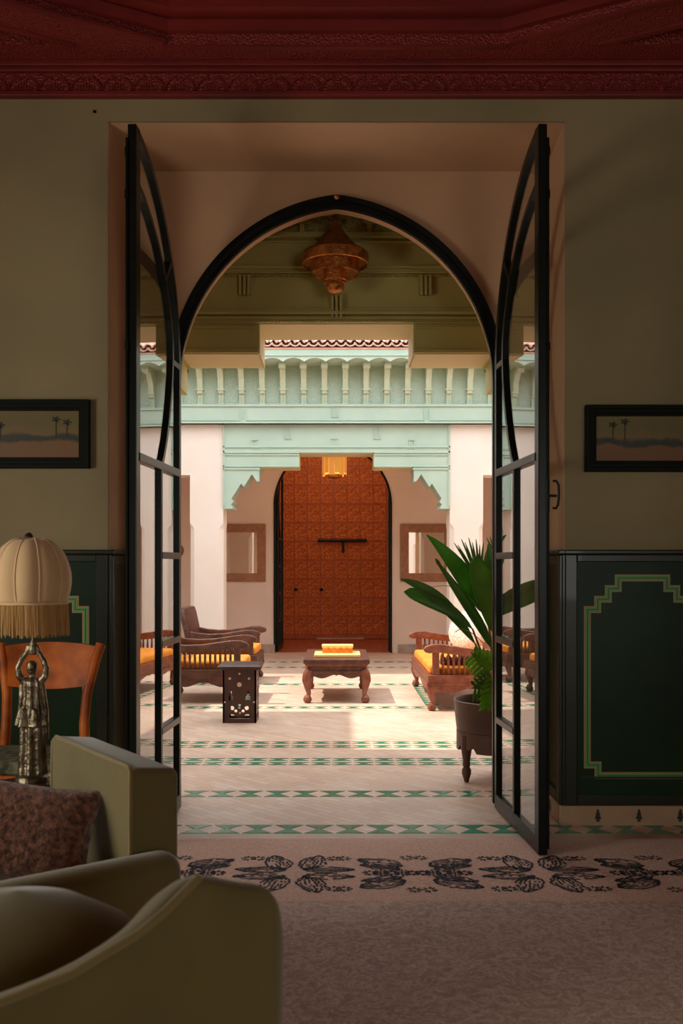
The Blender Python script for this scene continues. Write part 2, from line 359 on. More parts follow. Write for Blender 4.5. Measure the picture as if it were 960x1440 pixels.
# skirting inside
# other room walls (out of view)
wl = MB(); wl.prism([(-3, 0), (WY, 0), (WY, 4.1), (-3, 4.1)], -3.55, -3.4, 'x', holes=[[(1.1, 0.95), (2.7, 0.95), (2.7, 2.15), (1.1, 2.15)]])
struct(wl.build('wall_left', 'plaster'), 'plaster side wall with an added unseen window beside the sitting area', 'wall')
struct(box('wall_right', 'plaster', None, 3.4, 3.55, -3, WY, 0, 4.1), 'plaster side wall on the right of the sitting room', 'wall')
struct(MB().prism([(-3.55, 0), (3.55, 0), (3.55, 4.1), (-3.55, 4.1)], -3.15, -3.0, 'y', holes=[[(1.35, 0.85), (3.25, 0.85), (3.25, 2.35), (1.35, 2.35)]]).build('wall_back', 'plaster'), 'plaster wall with an added unseen window behind the sitting room', 'wall')

# ------------------------------------------------------------------ red coffered ceiling and cornice
CZ = 3.82
oct_hole = [(-0.816, 4.63), (0.80, 4.63), (2.35, 3.84), (2.9, 2.3), (2.35, 0.7), (0.8, -0.1), (-0.816, -0.1), (-2.35, 0.7), (-2.9, 2.3), (-2.35, 3.84)]
triL = [(-1.28, 4.63), (-3.3, 4.63), (-3.3, 3.6)]
triR = [(1.27, 4.63), (3.3, 4.63), (3.3, 3.6)]
outer = [(-3.4, -3), (3.4, -3), (3.4, WY), (-3.4, WY)]
def inset(poly, d):
    c = Vector((sum(p[0] for p in poly) / len(poly), sum(p[1] for p in poly) / len(poly)))
    res = []
    n = len(poly)
    area = sum(poly[i][0] * poly[(i+1) % n][1] - poly[(i+1) % n][0] * poly[i][1] for i in range(n))
    sg = 1 if area > 0 else -1
    for i in range(n):
        a, b_, c_ = Vector(poly[i-1]), Vector(poly[i]), Vector(poly[(i+1) % n])
        d1 = (b_ - a).normalized(); d2 = (c_ - b_).normalized()
        n1 = Vector((-d1.y, d1.x)) * sg; n2 = Vector((-d2.y, d2.x)) * sg
        bis = (n1 + n2).normalized(); res.append(tuple(b_ + bis * d / max(0.35, bis.dot(n1))))
    return res
ce = MB(); ce.prism(outer, CZ, CZ + 0.05, 'z', holes=[oct_hole, triL, triR])
ceo = ce.build('ceiling', 'redcarve'); struct(ceo, 'deep red carved wooden coffered ceiling', 'ceiling')
c2 = MB(); c2.prism(outer, CZ + 0.05, CZ + 0.10, 'z', holes=[inset(oct_hole, 0.035), inset(triL, 0.03), inset(triR, 0.03)]); c2.build('coffer_step', 'redwood', ceo)
c3 = MB(); c3.prism(outer, CZ + 0.10, CZ + 0.115, 'z', holes=[inset(oct_hole, 0.02), inset(triL, 0.015), inset(triR, 0.015)]); c3.build('coffer_fillet', 'redwood', ceo)
c4 = MB(); c4.prism(outer, CZ + 0.115, CZ + 0.24, 'z', holes=[inset(oct_hole, 0.11)]); c4.build('coffer_panel', 'redwood', ceo)
c5 = MB(); c5.box(-3.4, 3.4, -3, WY, CZ + 0.24, CZ + 0.3); c5.build('coffer_top', 'redwood', ceo)
# plain fillets beside carved bands
def strip(name, a, b_, wd_, z0, z1, m, par):
    a = Vector(a); b_ = Vector(b_); d = (b_ - a).normalized(); n = Vector((-d.y, d.x)) * wd_ / 2
    return MB().prism([tuple(a + n), tuple(b_ + n), tuple(b_ - n), tuple(a - n)], z0, z1, 'z').build(name, m, par)
for s in (-1, 1):
    strip('band_fillet', (s * 0.83, 4.605), (s * 2.35, 3.828), 0.03, CZ - 0.012, CZ + 0.002, 'redwood', ceo)
    strip('band_fillet', (s * 1.262, 4.63), (s * 3.28, 3.6), 0.03, CZ - 0.012, CZ + 0.002, 'redwood', ceo)
strip('band_fillet', (-0.84, 4.645), (0.82, 4.645), 0.025, CZ - 0.012, CZ + 0.002, 'redwood', ceo)
# cornice
co = MB()
co.box(-3.4, 3.4, WY - 0.045, WY, 3.66, 3.685); co.box(-3.4, 3.4, WY - 0.03, WY, 3.685, 3.78); co.box(-3.4, 3.4, WY - 0.06, WY, 3.775, 3.795); co.box(-3.4, 3.4, WY - 0.08, WY, 3.795, CZ)
coo = co.build('trim_1', 'redwood', bevel=0.004); struct(coo, 'red carved wooden cornice between wall and ceiling', 'cornice')
box('carved_frieze', 'redcarve', coo, -3.4, 3.4, WY - 0.034, WY - 0.028, 3.688, 3.774)
un = MB(); W_ = 0.157
for s in (-1, 1):
    un.ribbon([(s * 0.012, 0.052), (s * 0.03, 0.062), (s * 0.05, 0.05), (s * 0.066, 0.03), (s * 0.07, 0.02)], 0.008, (-0.008, 0.004))
    un.box(s * 0.076 - 0.007, s * 0.076 + 0.007, -0.008, 0.004, 0.0, 0.026)
for q in range(-3, 4): un.box(q * 0.014 - 0.003, q * 0.014 + 0.003, -0.004, 0.004, 0.002, 0.04 - abs(q) * 0.006)
ume = un.mesh('carved_arch'); ume.materials.append(MT['redwood'])
for i in range(-20, 21):
    link('carved_arch', ume, coo, loc=(i * W_, WY - 0.036, 3.688))

# ------------------------------------------------------------------ wainscot and tiled baseboard
def wainscot(sx, name, label):
    x0, x1 = (NX, 3.4) if sx > 0 else (-3.4, -NX)
    y0 = WY - 0.025
    root = box(name, 'greenwood', None, x0, x1, y0 + 0.006, WY + 0.001, 0.10, 1.375); struct(root, label, 'wainscot')
    f = MB()   # frame stiles/rails standing proud
    def pb(a0, a1, z0, z1, y=y0): f.box(min(sx*a0, sx*a1), max(sx*a0, sx*a1), y - 0.004, WY, z0, z1)
    pb(NX - 0.004, NX + 0.055, 0.101, 1.361); pb(2.05, 2.16, 0.101, 1.361)
    for a0, a1 in ((NX + 0.056, 2.049), (2.161, 3.4)): pb(a0, a1, 1.325, 1.361); pb(a0, a1, 0.101, 0.155)
    f.build('panel_frame', 'darkgreen', root, bevel=0.004)
    MB().box(x0 - (0.012 if sx > 0 else 0), x1 + (0.012 if sx < 0 else 0), y0 - 0.022, WY, 1.362, 1.385).build('cap_rail', 'darkgreen', root, bevel=0.006)
    MB().box(min(sx*(NX+0.075), sx*2.03), max(sx*(NX+0.075), sx*2.03), y0 - 0.002, WY, 0.235, 0.245).build('panel_bead', 'darkgreen', root)
    # stepped inlay border
    px = [(821.5, 1081), (821.5, 852.5), (836, 852.5), (836, 838), (851, 838), (851, 823), (865, 823), (865, 808), (943, 808), (943, 823), (957, 823), (957, 838), (972, 838), (972, 852.5), (986.5, 852.5), (986.5, 1081), (972, 1081), (972, 1096), (836.5, 1096), (836.5, 1081)]
    path = [((p[0] - 473) * 4.82 / 1350 * sx, 1.3 - (p[1] - 797) * 4.82 / 1350) for p in px]
    n = len(path); area = sum(path[i][0] * path[(i+1) % n][1] - path[(i+1) % n][0] * path[i][1] for i in range(n))
    def ring(i0, i1, d0, d1, m):
        a = path if i0 == 0 else inset(path, i0); b_ = inset(path, i1)
        MB().prism(a, y0 + d0, y0 + d1, 'y', holes=[b_]).build('inlay_border', m, root)
    ring(0, 0.034, 0.004, 0.007, 'inlaytan'); ring(0.005, 0.029, 0.002, 0.006, 'inlaygreen'); ring(0.0155, 0.0185, 0.001, 0.006, 'greenwood')
    # panelled return inside the niche
    xr = sx * NX
    rp_ = MB().box(min(xr, xr - sx*0.018), max(xr, xr - sx*0.018), WY - 0.02, NB, 0.1, 1.362).build('return_panel', 'darkgreen', root, bevel=0.004)
    g = MB()
    a0, a1 = sorted((xr - sx*0.016, xr - sx*0.034))
    g.box(a0, a1, WY - 0.02, WY + 0.05, 0.1, 1.36); g.box(a0, a1, NB - 0.08, NB, 0.1, 1.36); g.box(a0, a1, WY + 0.051, NB - 0.081, 0.1, 0.16); g.box(a0, a1, WY + 0.051, NB - 0.081, 1.31, 1.36)
    g.build('return_frame', 'darkgreen', root, bevel=0.005)
    a0, a1 = sorted((xr, xr - sx*0.045)); MB().box(a0, a1, WY - 0.045, NB, 1.362, 1.385).build('return_cap', 'darkgreen', root, bevel=0.006)
    return root
wainscot(1, 'trim_2', 'dark green panelled wainscot with stepped green inlay, right of doorway')
wainscot(-1, 'trim_3', 'dark green panelled wainscot with stepped green inlay, behind the lamp')
for sx, nm, lb in ((1, 'baseboard_right', 'beige tiled plinth with small dark tree motifs below right wainscot'), (-1, 'baseboard_left', 'beige tiled plinth with small dark tree motifs below left wainscot')):
    x0, x1 = (NX - 0.03, 3.4) if sx > 0 else (-3.4, -NX + 0.03)
    bo = MB().box(x0, x1, WY - 0.035, WY + 0.01, 0, 0.10)
    bo.box(*( (NX - 0.035, NX) if sx > 0 else (-NX, -NX + 0.035)), WY, NB, 0, 0.1)
    bo = bo.build(nm, 'plinth', bevel=0.003); struct(bo, lb, 'baseboard')
    tr = [(0.0, 0.075), (0.008, 0.062), (0.005, 0.058), (0.013, 0.045), (0.008, 0.041), (0.017, 0.028), (0.012, 0.022), (0.004, 0.02), (0.012, 0.01)]
    poly = tr + [(-p[0], p[1]) for p in reversed(tr[1:])]
    tm = MB().prism(poly, -0.002, 0.002, 'y').mesh('tree_motif'); tm.materials.append(MT['darkmark'])
    for i in range(10):
        link('tree_motif', tm, bo, loc=(sx * (1.31 + i * 0.2065), WY - 0.035, 0.012))
    tm2 = MB().prism(poly, -0.002, 0.002, 'x').mesh('tree_motif'); tm2.materials.append(MT['darkmark'])
    link('tree_motif', tm2, bo, loc=(sx * (NX - 0.035), 5.02, 0.012))

# ------------------------------------------------------------------ iron arch frame and glazed leaves
def iron_frame(name, label, y0, y1, rings=((1.005, 1.034, -0.028, 0.02, 'outer_moulding'), (0.974, 1.007, -0.006, 0.03, 'inner_moulding'))):
    root = thing(name, label, 'door frame', (0, y0, 0), kind='structure')
    for (ra, rb, d0, d1, nm) in rings:
        a = arch_pts(ra, 32); b_ = arch_pts(rb, 32)
        m = MB()
        for s in (1, -1):
            poly = [(b_[0][0], 0)] + b_ + list(reversed(a)) + [(a[0][0], 0)]
            m.prism([(s * p[0], p[1]) for p in poly], d0, d1, 'y')
        m.build(nm, 'iron', root)
    return root
ir = iron_frame('trim_4', 'black green iron arch frame around the near doorway', NB - 0.02, NB)
MB().lathe([(0.0, -0.014), (0.012, -0.01), (0.016, 0), (0.012, 0.01), (0.0, 0.014)], (0.0, -0.05, 3.315), 12).build('arch_stud', 'brass', ir, smooth=60)
iron_frame('trim_5', 'black iron arch frame around the far doorway', 14.5, 14.55, ((0.978, 1.008, -0.02, 0.05, 'arch_moulding'),))
bpy.data.objects['trim_5'].location.x = -0.055; bpy.data.objects['trim_5'].scale.z = 0.966

LW = 0.87; LR = 0.962
def ztop(u, rad=LR): return SPRING + math.sqrt(max(0, rad * rad - (0.85 - u + CX) ** 2))
def make_leaf(name, label, loc, d, handle=0):
    rz = math.atan2(d[1], d[0])
    root = thing(name, label, 'glazed door', (loc[0], loc[1], 0.012), rz, kind='structure')
    T = (-0.02, 0.02); t2 = (-0.014, 0.014)
    ang0 = 0.0
    outer_c = []
    rr = LR - 0.02
    a1 = math.acos((CX) / rr); n = 22
    for i in range(n + 1):
        a = a1 * i / n; x = rr * math.cos(a) - CX; outer_c.append((0.85 - x, SPRING + rr * math.sin(a)))
    m = MB(); m.ribbon([(outer_c[0][0], 0.0)] + [(outer_c[0][0], z) for z in (0.8, 1.6, SPRING - 0.01)] + outer_c, 0.04, T); m.build('outer_stile', 'iron', root, bevel=0.003)
    m = MB(); m.box(0.80, LW, T[0], T[1], 0, ztop(0.85)); m.build('meeting_stile', 'iron', root, bevel=0.004)
    box('bottom_rail', 'iron', root, 0.03, 0.81, T[0], T[1], 0, 0.075, bevel=0.003)
    u0 = outer_c[0][0]; UI = 0.41; ZC = 1.785
    inner = [(0.82, 3.01), (0.72, 2.985), (0.6, 2.935), (0.48, 2.865), (0.37, 2.775), (0.28, 2.67), (0.215, 2.56), (0.182, 2.46), (0.175, 2.36), (0.187, 2.26), (0.215, 2.15), (0.258, 2.03), (0.31, 1.92), (0.37, 1.825), (UI, 1.785)]
    m = MB(); m.ribbon(inner, 0.032, T); m.build('horseshoe_bar', 'iron', root, bevel=0.003)
    box('inner_bar', 'iron', root, UI - 0.016, UI + 0.016, T[0], T[1], 0.05, ZC, bevel=0.003)
    box('cross_rail', 'iron', root, u0, 0.82, T[0] - 0.004, T[1] + 0.004, ZC - 0.02, ZC + 0.02, bevel=0.003)
    zs = [1.345, 0.905, 0.475]
    for z in zs: box('glazing_bar', 'iron', root, u0, UI, T[0] - 0.003, T[1] + 0.003, z - 0.017, z + 0.017, bevel=0.003)
    m = MB(); m.ribbon([(0.20, 2.80 + 0.06), (0.33, 2.72)], 0.028, T); m.build('glazing_bar', 'iron', root)
    m = MB(); m.ribbon([(u0, 2.35), (0.18, 2.35)], 0.028, T); m.build('glazing_bar', 'iron', root)
    def pane(poly): MB().prism(poly, -0.003, 0.003, 'y').build('pane', 'glass', root)
    pane([(UI + .01, 0.07), (0.805, 0.07), (0.805, ZC - .01), (UI + .01, ZC - .01)])
    zz = [0.07] + list(reversed(zs)) + [ZC]
    for a, b_ in zip(zz[:-1], zz[1:]): pane([(u0 + .01, a + .01), (UI - .008, a + .01), (UI - .008, b_ - .01), (u0 + .01, b_ - .01)])
    pane([(0.81, ZC + .01)] + [(0.81, 3.0)] + [(p[0] + .006, p[1]) for p in inner[1:]] )
    kb = 8
    pane([(u0 + .01, ZC + .01), (UI - .02, ZC + .01)] + [(p[0] - .008, p[1]) for p in reversed(inner[9:14])] + [(0.172, 2.34), (u0 + .01, 2.34)])
    oc = [p for p in outer_c if p[0] <= 0.80]
    lo = [p for p in oc if p[0] < 0.235]; hi = [p for p in oc if p[0] >= 0.235]
    pane([(u0 + .01, 2.36), (0.17, 2.36)] + [(p[0] - .006, p[1]) for p in reversed(inner[5:8])] + [(0.325, 2.73), (0.225, 2.83)] + [(p[0] + .008, p[1] - .006) for p in reversed(lo)])
    pane([(0.335, 2.745)] + [(p[0], p[1] + .01) for p in reversed(inner[0:4])] + [(0.80, 3.2)] + [(p[0] + .006, p[1] - .008) for p in reversed(hi)])
    # latch knuckles along the meeting stile
    for z in (3.14, 2.95, 2.27):
        MB().tube([(LW + 0.004, handle * 0.022, z - 0.018), (LW + 0.004, handle * 0.022, z + 0.018)], 0.010, 8).build('latch_knuckle', 'iron', root)
    MB().tube([(LW + 0.006, handle * 0.022, 0.03), (LW + 0.006, handle * 0.022, 3.2)], 0.005, 6).build('latch_rod', 'iron', root)
    if handle > 0:
        hp = box('handle_plate', 'iron', root, LW - 0.01, LW + 0.004, 0.012, 0.03, 1.53, 1.68)
        g = MB(); g.tube([(LW, 0.02, 1.605), (LW, 0.062, 1.605)], 0.006, 8)
        g.tube([(LW, 0.045, 1.67), (LW, 0.06, 1.672), (LW, 0.07, 1.655), (LW, 0.072, 1.605), (LW, 0.068, 1.565), (LW, 0.058, 1.548), (LW, 0.044, 1.552)], 0.006, 8)
        g.build('handle', 'bolt', hp, smooth=60)
    return root
make_leaf('door_1', 'arched iron and glass door leaf standing open on the right', (0.866, 5.15), (0.054, -0.86), handle=1)
make_leaf('door_2', 'arched iron and glass door leaf standing open behind the sofa', (-0.852, 5.15), (-0.060, -0.86), handle=-1)
make_leaf('door_3', 'far arched iron and glass door leaf swung into the passage, left', (-0.905, 14.62), (0.03, 0.86)).scale.z = 0.962
make_leaf('door_4', 'far arched iron and glass door leaf swung into the passage, right', (0.81, 14.62), (0.046, 0.86)).scale.z = 0.962

# ------------------------------------------------------------------ courtyard facades
FY = 12.2
zigpx = [(364.5, 658), (364.5, 677), (361, 677), (354, 667), (342.5, 685), (339, 680), (325.5, 701), (328.5, 706), (325, 709.5), (327.5, 714), (327.5, 715.5), (313.5, 715.5)]
ZIG = [(-(p[0] - 473) * FY / 1350, 1.3 - (p[1] - 797) * FY / 1350) for p in zigpx]      # right-hand (positive x)
PI_, PO = 1.44, 1.862
def lintel_poly(zc, zm, cw, dz):
    right = [(cw, zc), (cw, zm)] + [(p[0], p[1] + (zm - 2.565)) for p in ZIG[0:]]
    right[2] = (right[2][0], zm)
    right.append((PI_, 3.107 + dz))
    left = [(-p[0], p[1]) for p in reversed(right)]
    return right + left
def facade(name, label, yc, d, zc, zm, far):
    g = yc + d * 0.42
    Y = lambda a, b_: (min(yc + d*a, yc + d*b_), max(yc + d*a, yc + d*b_))
    m = MB()
    for s in (-1, 1):
        # wall over and beyond the side openings, pillar
        poly = [(PI_, 1.86), (PI_, 3.12), (4.6, 3.12), (4.6, 0), (3.35, 0), (3.35, 2.466), (PO, 2.466), (PO, 1.86)]
        m.prism([(s * p[0], p[1]) for p in poly], *Y(0, 0.42), 'y')
    root = m.build(name, 'white'); struct(root, label, 'wall')
    # chamfered pillar shafts with curved stops
    for s in (-1, 1):
        pl = MB(); c = 0.055; x0, x1 = PI_, PO; a, b_ = 0.0, 0.42
        oc = [(x0 + c, a), (x1 - c, a), (x1, a + c), (x1, b_ - c), (x1 - c, b_), (x0 + c, b_), (x0, b_ - c), (x0, a + c)]
        P8 = [(s * p[0], yc + d * p[1]) for p in oc]
        pl.prism(P8, 0, 1.78, 'z')
        for k in range(5):
            f_ = math.cos(math.pi / 2 * (k + 1) / 5); cc = max(0.002, c * f_)
            oc2 = [(x0 + cc, a), (x1 - cc, a), (x1, a + cc), (x1, b_ - cc), (x1 - cc, b_), (x0 + cc, b_), (x0, b_ - cc), (x0, a + cc)]
            pl.prism([(s * p[0], yc + d * p[1]) for p in oc2], 1.78 + k * 0.016, 1.78 + (k + 1) * 0.016 + (0.001 if k == 4 else 0), 'z')
        pl.build('pillar', 'white', root)
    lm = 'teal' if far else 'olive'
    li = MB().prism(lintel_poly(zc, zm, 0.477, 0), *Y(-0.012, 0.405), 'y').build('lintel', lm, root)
    # moulding on both faces
    for fy0, fy1 in ((-0.030, -0.01), (0.40, 0.425)):
        mo = MB(); yy = Y(fy0, fy1)
        mo.box(-PI_, PI_, *yy, zc + 0.065, zc + 0.09)
        for s in (-1, 1):
            mo.box(*sorted((s*0.477, s*PI_)), *yy, zc - 0.005, zc + 0.03); mo.box(*sorted((s*0.48, s*PI_)), *yy, zc - 0.035, zc - 0.022)
            mo.box(*sorted((s*0.477, s*PI_)), *yy, zm, zm + 0.022); mo.box(*sorted((s*0.965, s*PI_)), *yy, zm - 0.035, zm - 0.014)
            mo.box(*sorted((s*(PI_-0.022), s*PI_)), *yy, zm - 0.5, 3.1)
        mo.box(-0.477, 0.477, *yy, zc, zc + 0.03)
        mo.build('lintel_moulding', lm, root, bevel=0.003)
    # underside boards carrying the bounce-lit colour
    so = MB(); ys = Y(-0.01, 0.40)
    so.box(-0.476, 0.476, *ys, zc - 0.006, zc + 0.001)
    for s in (-1, 1):
        so.box(*sorted((s*0.482, s*0.955)), *ys, zm - 0.006, zm + 0.001); so.box(*sorted((s*0.471, s*0.478)), *ys, zm, zc - 0.003)
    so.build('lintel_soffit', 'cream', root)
    # small bracket reliefs
    yy = Y(-0.028, -0.01)
    def ubr(px, y0, y1, m='teal'):
        q = MB(); a = at(px, y0, yc); b2 = at(px, y1, yc)
        for dx in (-0.03, 0.03): q.box(a.x + dx - 0.006, a.x + dx + 0.006, *yy, b2.z, a.z)
        return q, a, b2
    if far:
        for px, y0, y1, top in ((358, 619, 632, 1), (405, 600, 617, 0), (470, 617, 632, 1), (530, 600, 617, 0), (579, 619, 632, 1)):
            q, a, b2 = ubr(px, y0, y1)
            z = a.z if top else b2.z; q.box(a.x - 0.045, a.x + 0.045, *yy, z - 0.008, z + 0.008); q.build('bracket_relief', 'teal', root)
    # beam
    bm_ = MB().box(-4.6, 4.6, *Y(-0.10, 0.42), 3.107, 3.345).build('beam', 'teal', root, bevel=0.004)
    bb = MB(); bb.box(-4.6, 4.6, *Y(-0.125, 0), 3.107, 3.128); bb.box(-4.6, 4.6, *Y(-0.115, 0), 3.14, 3.148); bb.box(-4.6, 4.6, *Y(-0.125, 0), 3.318, 3.345); bb.build('beam_moulding', 'teal', root)
    if far:
        yy = Y(-0.118, -0.10)
        for px, y0, y1 in ((343, 577, 594), (471, 572, 588), (599, 577, 594)):
            q = MB(); a = at(px, y0, yc); b2 = at(px, y1, yc)
            for dx in (-0.03, 0.03): q.box(a.x + dx - 0.006, a.x + dx + 0.006, *yy, b2.z, a.z)
            q.box(a.x - 0.04, a.x + 0.04, *yy, b2.z - 0.006, b2.z + 0.006); q.build('bracket_relief', 'teal', root)
    MB().box(-4.6, 4.6, *Y(0.0, 0.42), 3.345, 3.86).build('carved_panel', 'tealcarve', root)
    # eave
    ev = 0.50
    MB().box(-4.6, 4.6, *Y(-ev, 0.2), 3.845, 3.87).build('eave_soffit', 'teal', root)
    fa = MB(); fa.box(-4.6, 4.6, *Y(-ev - 0.02, -ev + 0.01), 3.86, 3.965); fa.box(-4.6, 4.6, *Y(-ev - 0.03, -ev), 3.868, 3.884)
    fa.build('fascia', 'teal', root)
    sp = 0.262; n = 16
    va = MB(); poly = []
    for i in range(-n, n + 1):
        x = i * sp
        for k in range(6):
            t = k / 6; poly.append((x - sp/2 + t * sp, 3.80 + 0.045 * math.sin(math.pi * t) ** 0.8))
    poly += [(n * sp + sp/2, 3.80), (n * sp + sp/2, 3.868), (-n * sp - sp/2, 3.868)]
    va.prism(poly, *Y(-ev - 0.012, -ev + 0.012), 'y'); va.build('scalloped_valance', 'tealcarve', root)
    # roof slope behind tiles
    rf = MB(); z0 = 3.965
    e = yc - d * (ev + 0.03); t = yc + d * 0.42
    rf.add([(-4.6, e, z0), (4.6, e, z0), (4.6, t, z0 + 0.3), (-4.6, t, z0 + 0.3), (-4.6, e, z0 - 0.02), (4.6, e, z0 - 0.02), (4.6, t, z0 - 0.1), (-4.6, t, z0 - 0.1)],
           [(0,1,2,3),(7,6,5,4),(0,4,5,1),(1,5,6,2),(2,6,7,3),(3,7,4,0)])
    rf.build('roof_deck', 'clay', root)
    if far:
        # curled corbels
        cp = [(0.0, 3.36), (0.045, 3.36), (0.05, 3.47), (0.085, 3.49), (0.10, 3.53), (0.13, 3.66), (0.22, 3.76), (0.30, 3.78), (0.33, 3.80), (0.33, 3.85), (0.0, 3.85)]
        cb = MB().prism([(yc - d*p[0], p[1]) for p in cp], -0.034, 0.034, 'x'); cm = cb.mesh('corbel'); cm.materials.append(MT['corbel'])
        ft = MB(); ft.box(-0.045, 0.045, *sorted((yc - d*0.115, yc)), 3.525, 3.545); ft.box(-0.028, -0.012, *sorted((yc - d*0.058, yc)), 3.365, 3.50); ft.box(0.012, 0.028, *sorted((yc - d*0.058, yc)), 3.365, 3.50)
        ft.box(-0.04, 0.04, *sorted((yc - d*0.06, yc)), 3.355, 3.372)
        ft.tube([(-0.042, yc - d*0.30, 3.80), (0.042, yc - d*0.30, 3.80)], 0.042, 10)
        fm = ft.mesh('corbel_scroll'); fm.materials.append(MT['corbel'])
        for i in range(-16, 17):
            x = (i + 0.5) * sp - 0.02
            c_ = link('corbel', cm, root, loc=(x, 0, 0)); s_ = link('corbel_scroll', fm, c_)
        # barrel roof tiles
        def tile(up):
            q = MB(); vs = []; k = 8; r1, r2 = 0.062, 0.046
            for yy_, zz_, rs in ((0, 0, 1), (0.5, 0.16, 0.9)):
                for r0 in (r1, r2):
                    for j in range(k + 1):
                        a = math.pi * j / k
                        vs.append((rs * r0 * math.cos(a), d * yy_, zz_ + (1 if up else -1) * rs * r0 * math.sin(a) * 0.85))
            fs = []; K = k + 1
            for j in range(k):
                fs += [(j, j+1, 2*K+j+1, 2*K+j), (K+j, 3*K+j, 3*K+j+1, K+j+1), (j, K+j, K+j+1, j+1), (2*K+j, 2*K+j+1, 3*K+j+1, 3*K+j)]
            fs += [(0, 2*K, 3*K, K), (k, K+k, 3*K+k, 2*K+k)]
            q.add(vs, fs); me = q.mesh('roof_tile', 40); me.materials.append(MT['clay']); return me
        up, dn = tile(True), tile(False); tp = 0.112
        for i in range(-24, 25):
            link('roof_tile', up, root, loc=(i * tp, e - d * 0.03, z0 + 0.05)); link('roof_tile', dn, root, loc=((i + 0.5) * tp, e - d * 0.03, z0 + 0.057))
    return root
far = facade('wall_far_facade', 'far courtyard front with teal carved eaves, stepped lintel and white pillars', FY, 1, 2.746, 2.565, True)
near = facade('wall_near_facade', 'near courtyard front with stepped teal lintel coloured olive for shade, seen from inside', 6.30, -1, 2.795, 2.611, False)
# inner face of the near front, its shade coloured olive: upper panelling towards the doorway
NI = 5.88
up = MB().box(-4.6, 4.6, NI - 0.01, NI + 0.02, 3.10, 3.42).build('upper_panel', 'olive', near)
MB().box(-4.6, 4.6, NI - 0.012, NI + 0.02, 3.345, 3.9).build('carved_frieze', 'shadedcarve', near)
md = MB()
for y, h, o in ((333, 0.03, 0.05), (341, 0.012, 0.025), (377, 0.016, 0.03), (384, 0.014, 0.022), (441, 0.02, 0.03), (448, 0.014, 0.02)):
    z = 1.3 + (797 - y) * NI / 1350; md.box(-1.5, 1.5, NI - o, NI + 0.01, z - h / 2, z + h / 2)
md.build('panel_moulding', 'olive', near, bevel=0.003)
bd = MB()
for y in (337, 388, 452):
    z = 1.3 + (797 - y) * NI / 1350
    for i in range(-60, 61): bd.box(i * 0.018 - 0.005, i * 0.018 + 0.005, NI - 0.022, NI, z - 0.006, z + 0.004)
bd.build('bead_row', 'olive', near)['kind'] = 'stuff'
for px, y0, y1 in ((344, 388, 416), (598, 388, 416), (473, 416, 450)):
    q = MB(); a = at(px, y0, NI); b_ = at(px, y1, NI)
    for dx in (-0.026, 0, 0.026): q.box(a.x + dx - 0.008, a.x + dx + 0.008, NI - 0.028, NI, b_.z, a.z)
    q.build('bracket_relief', 'olive', near)
for i in range(-6, 7):
    q = MB(); x = i * 0.205 - 0.005
    q.box(x - 0.035, x + 0.035, NI - 0.05, NI, 3.385, 3.40); q.box(x - 0.014, x + 0.014, NI - 0.045, NI, 3.33, 3.385); q.box(x - 0.03, x + 0.03, NI - 0.04, NI, 3.322, 3.334)
    q.build('frieze_bracket', 'olive', near)
struct(box('ceiling_near_gallery', 'olive', None, -4.6, 4.6, AB, 6.3, 3.95, 4.0), 'ceiling of the narrow near gallery, coloured olive for shade', 'ceiling')

# far wall with arched opening, passage and cedar door
fw = arch_wall(1.0, 4.6, 4.0, 14.5, 14.7).build('wall_far', 'pink'); fw.location.x = -0.055; fw.scale.z = 0.966; struct(fw, 'pink plaster wall with arched doorway and mirrors', 'wall')
bs = MB()
for s in (-1, 1): bs.box(*sorted((s * 0.93, s * 4.6)), 14.47, 14.5, 0, 0.13)
struct(bs.build('baseboard_far', 'courtstone', bevel=0.004), 'grey stone skirting along the far gallery wall', 'baseboard')
struct(box('ceiling_far_gallery', 'pink', None, -4.6, 4.6, 12.6, 14.5, 3.75, 3.85), 'ceiling of the far gallery', 'ceiling')
pw = MB(); pw.box(-1.15, -1.02, 14.7, 17.4, 0, 3.7); pw.box(1.02, 1.15, 14.7, 17.4, 0, 3.7); pw.box(-1.15, 1.15, 14.7, 17.4, 3.6, 3.7); pw.box(-1.15, 1.15, 17.3, 17.4, 0, 3.7)
struct(pw.build('wall_passage', 'pink'), 'pink plaster passage behind the far arch', 'wall')
struct(box('floor_passage', 'terracotta', None, -1.15, 1.15, 14.55, 17.4, -0.1, 0.004), 'terracotta floor of the passage before the cedar door', 'floor')
# side wings (light and shade only; seen in reflections)
for s, nm, lb in ((-1, 'wall_court_left', 'white wing on the left of the courtyard'), (1, 'wall_court_right', 'white wing on the right of the courtyard')):
    m = MB(); m.box(*sorted((s*4.3, s*4.6)), 5.45, 14.7, 0, 4.0)
    o = m.build(nm, 'white'); struct(o, lb, 'wall')
    MB().box(*sorted((s*3.62, s*4.6)), 6.3, 12.3, 3.9, 4.05).build('eave', 'teal', o)
    MB().box(*sorted((s*4.22, s*4.35)), 6.3, 12.3, 3.1, 3.4).build('beam', 'teal', o)
    if s < 0: MB().box(-4.6, -3.62, 5.3, 8.62, 4.0, 6.24).build('upper_storey', 'white', o)

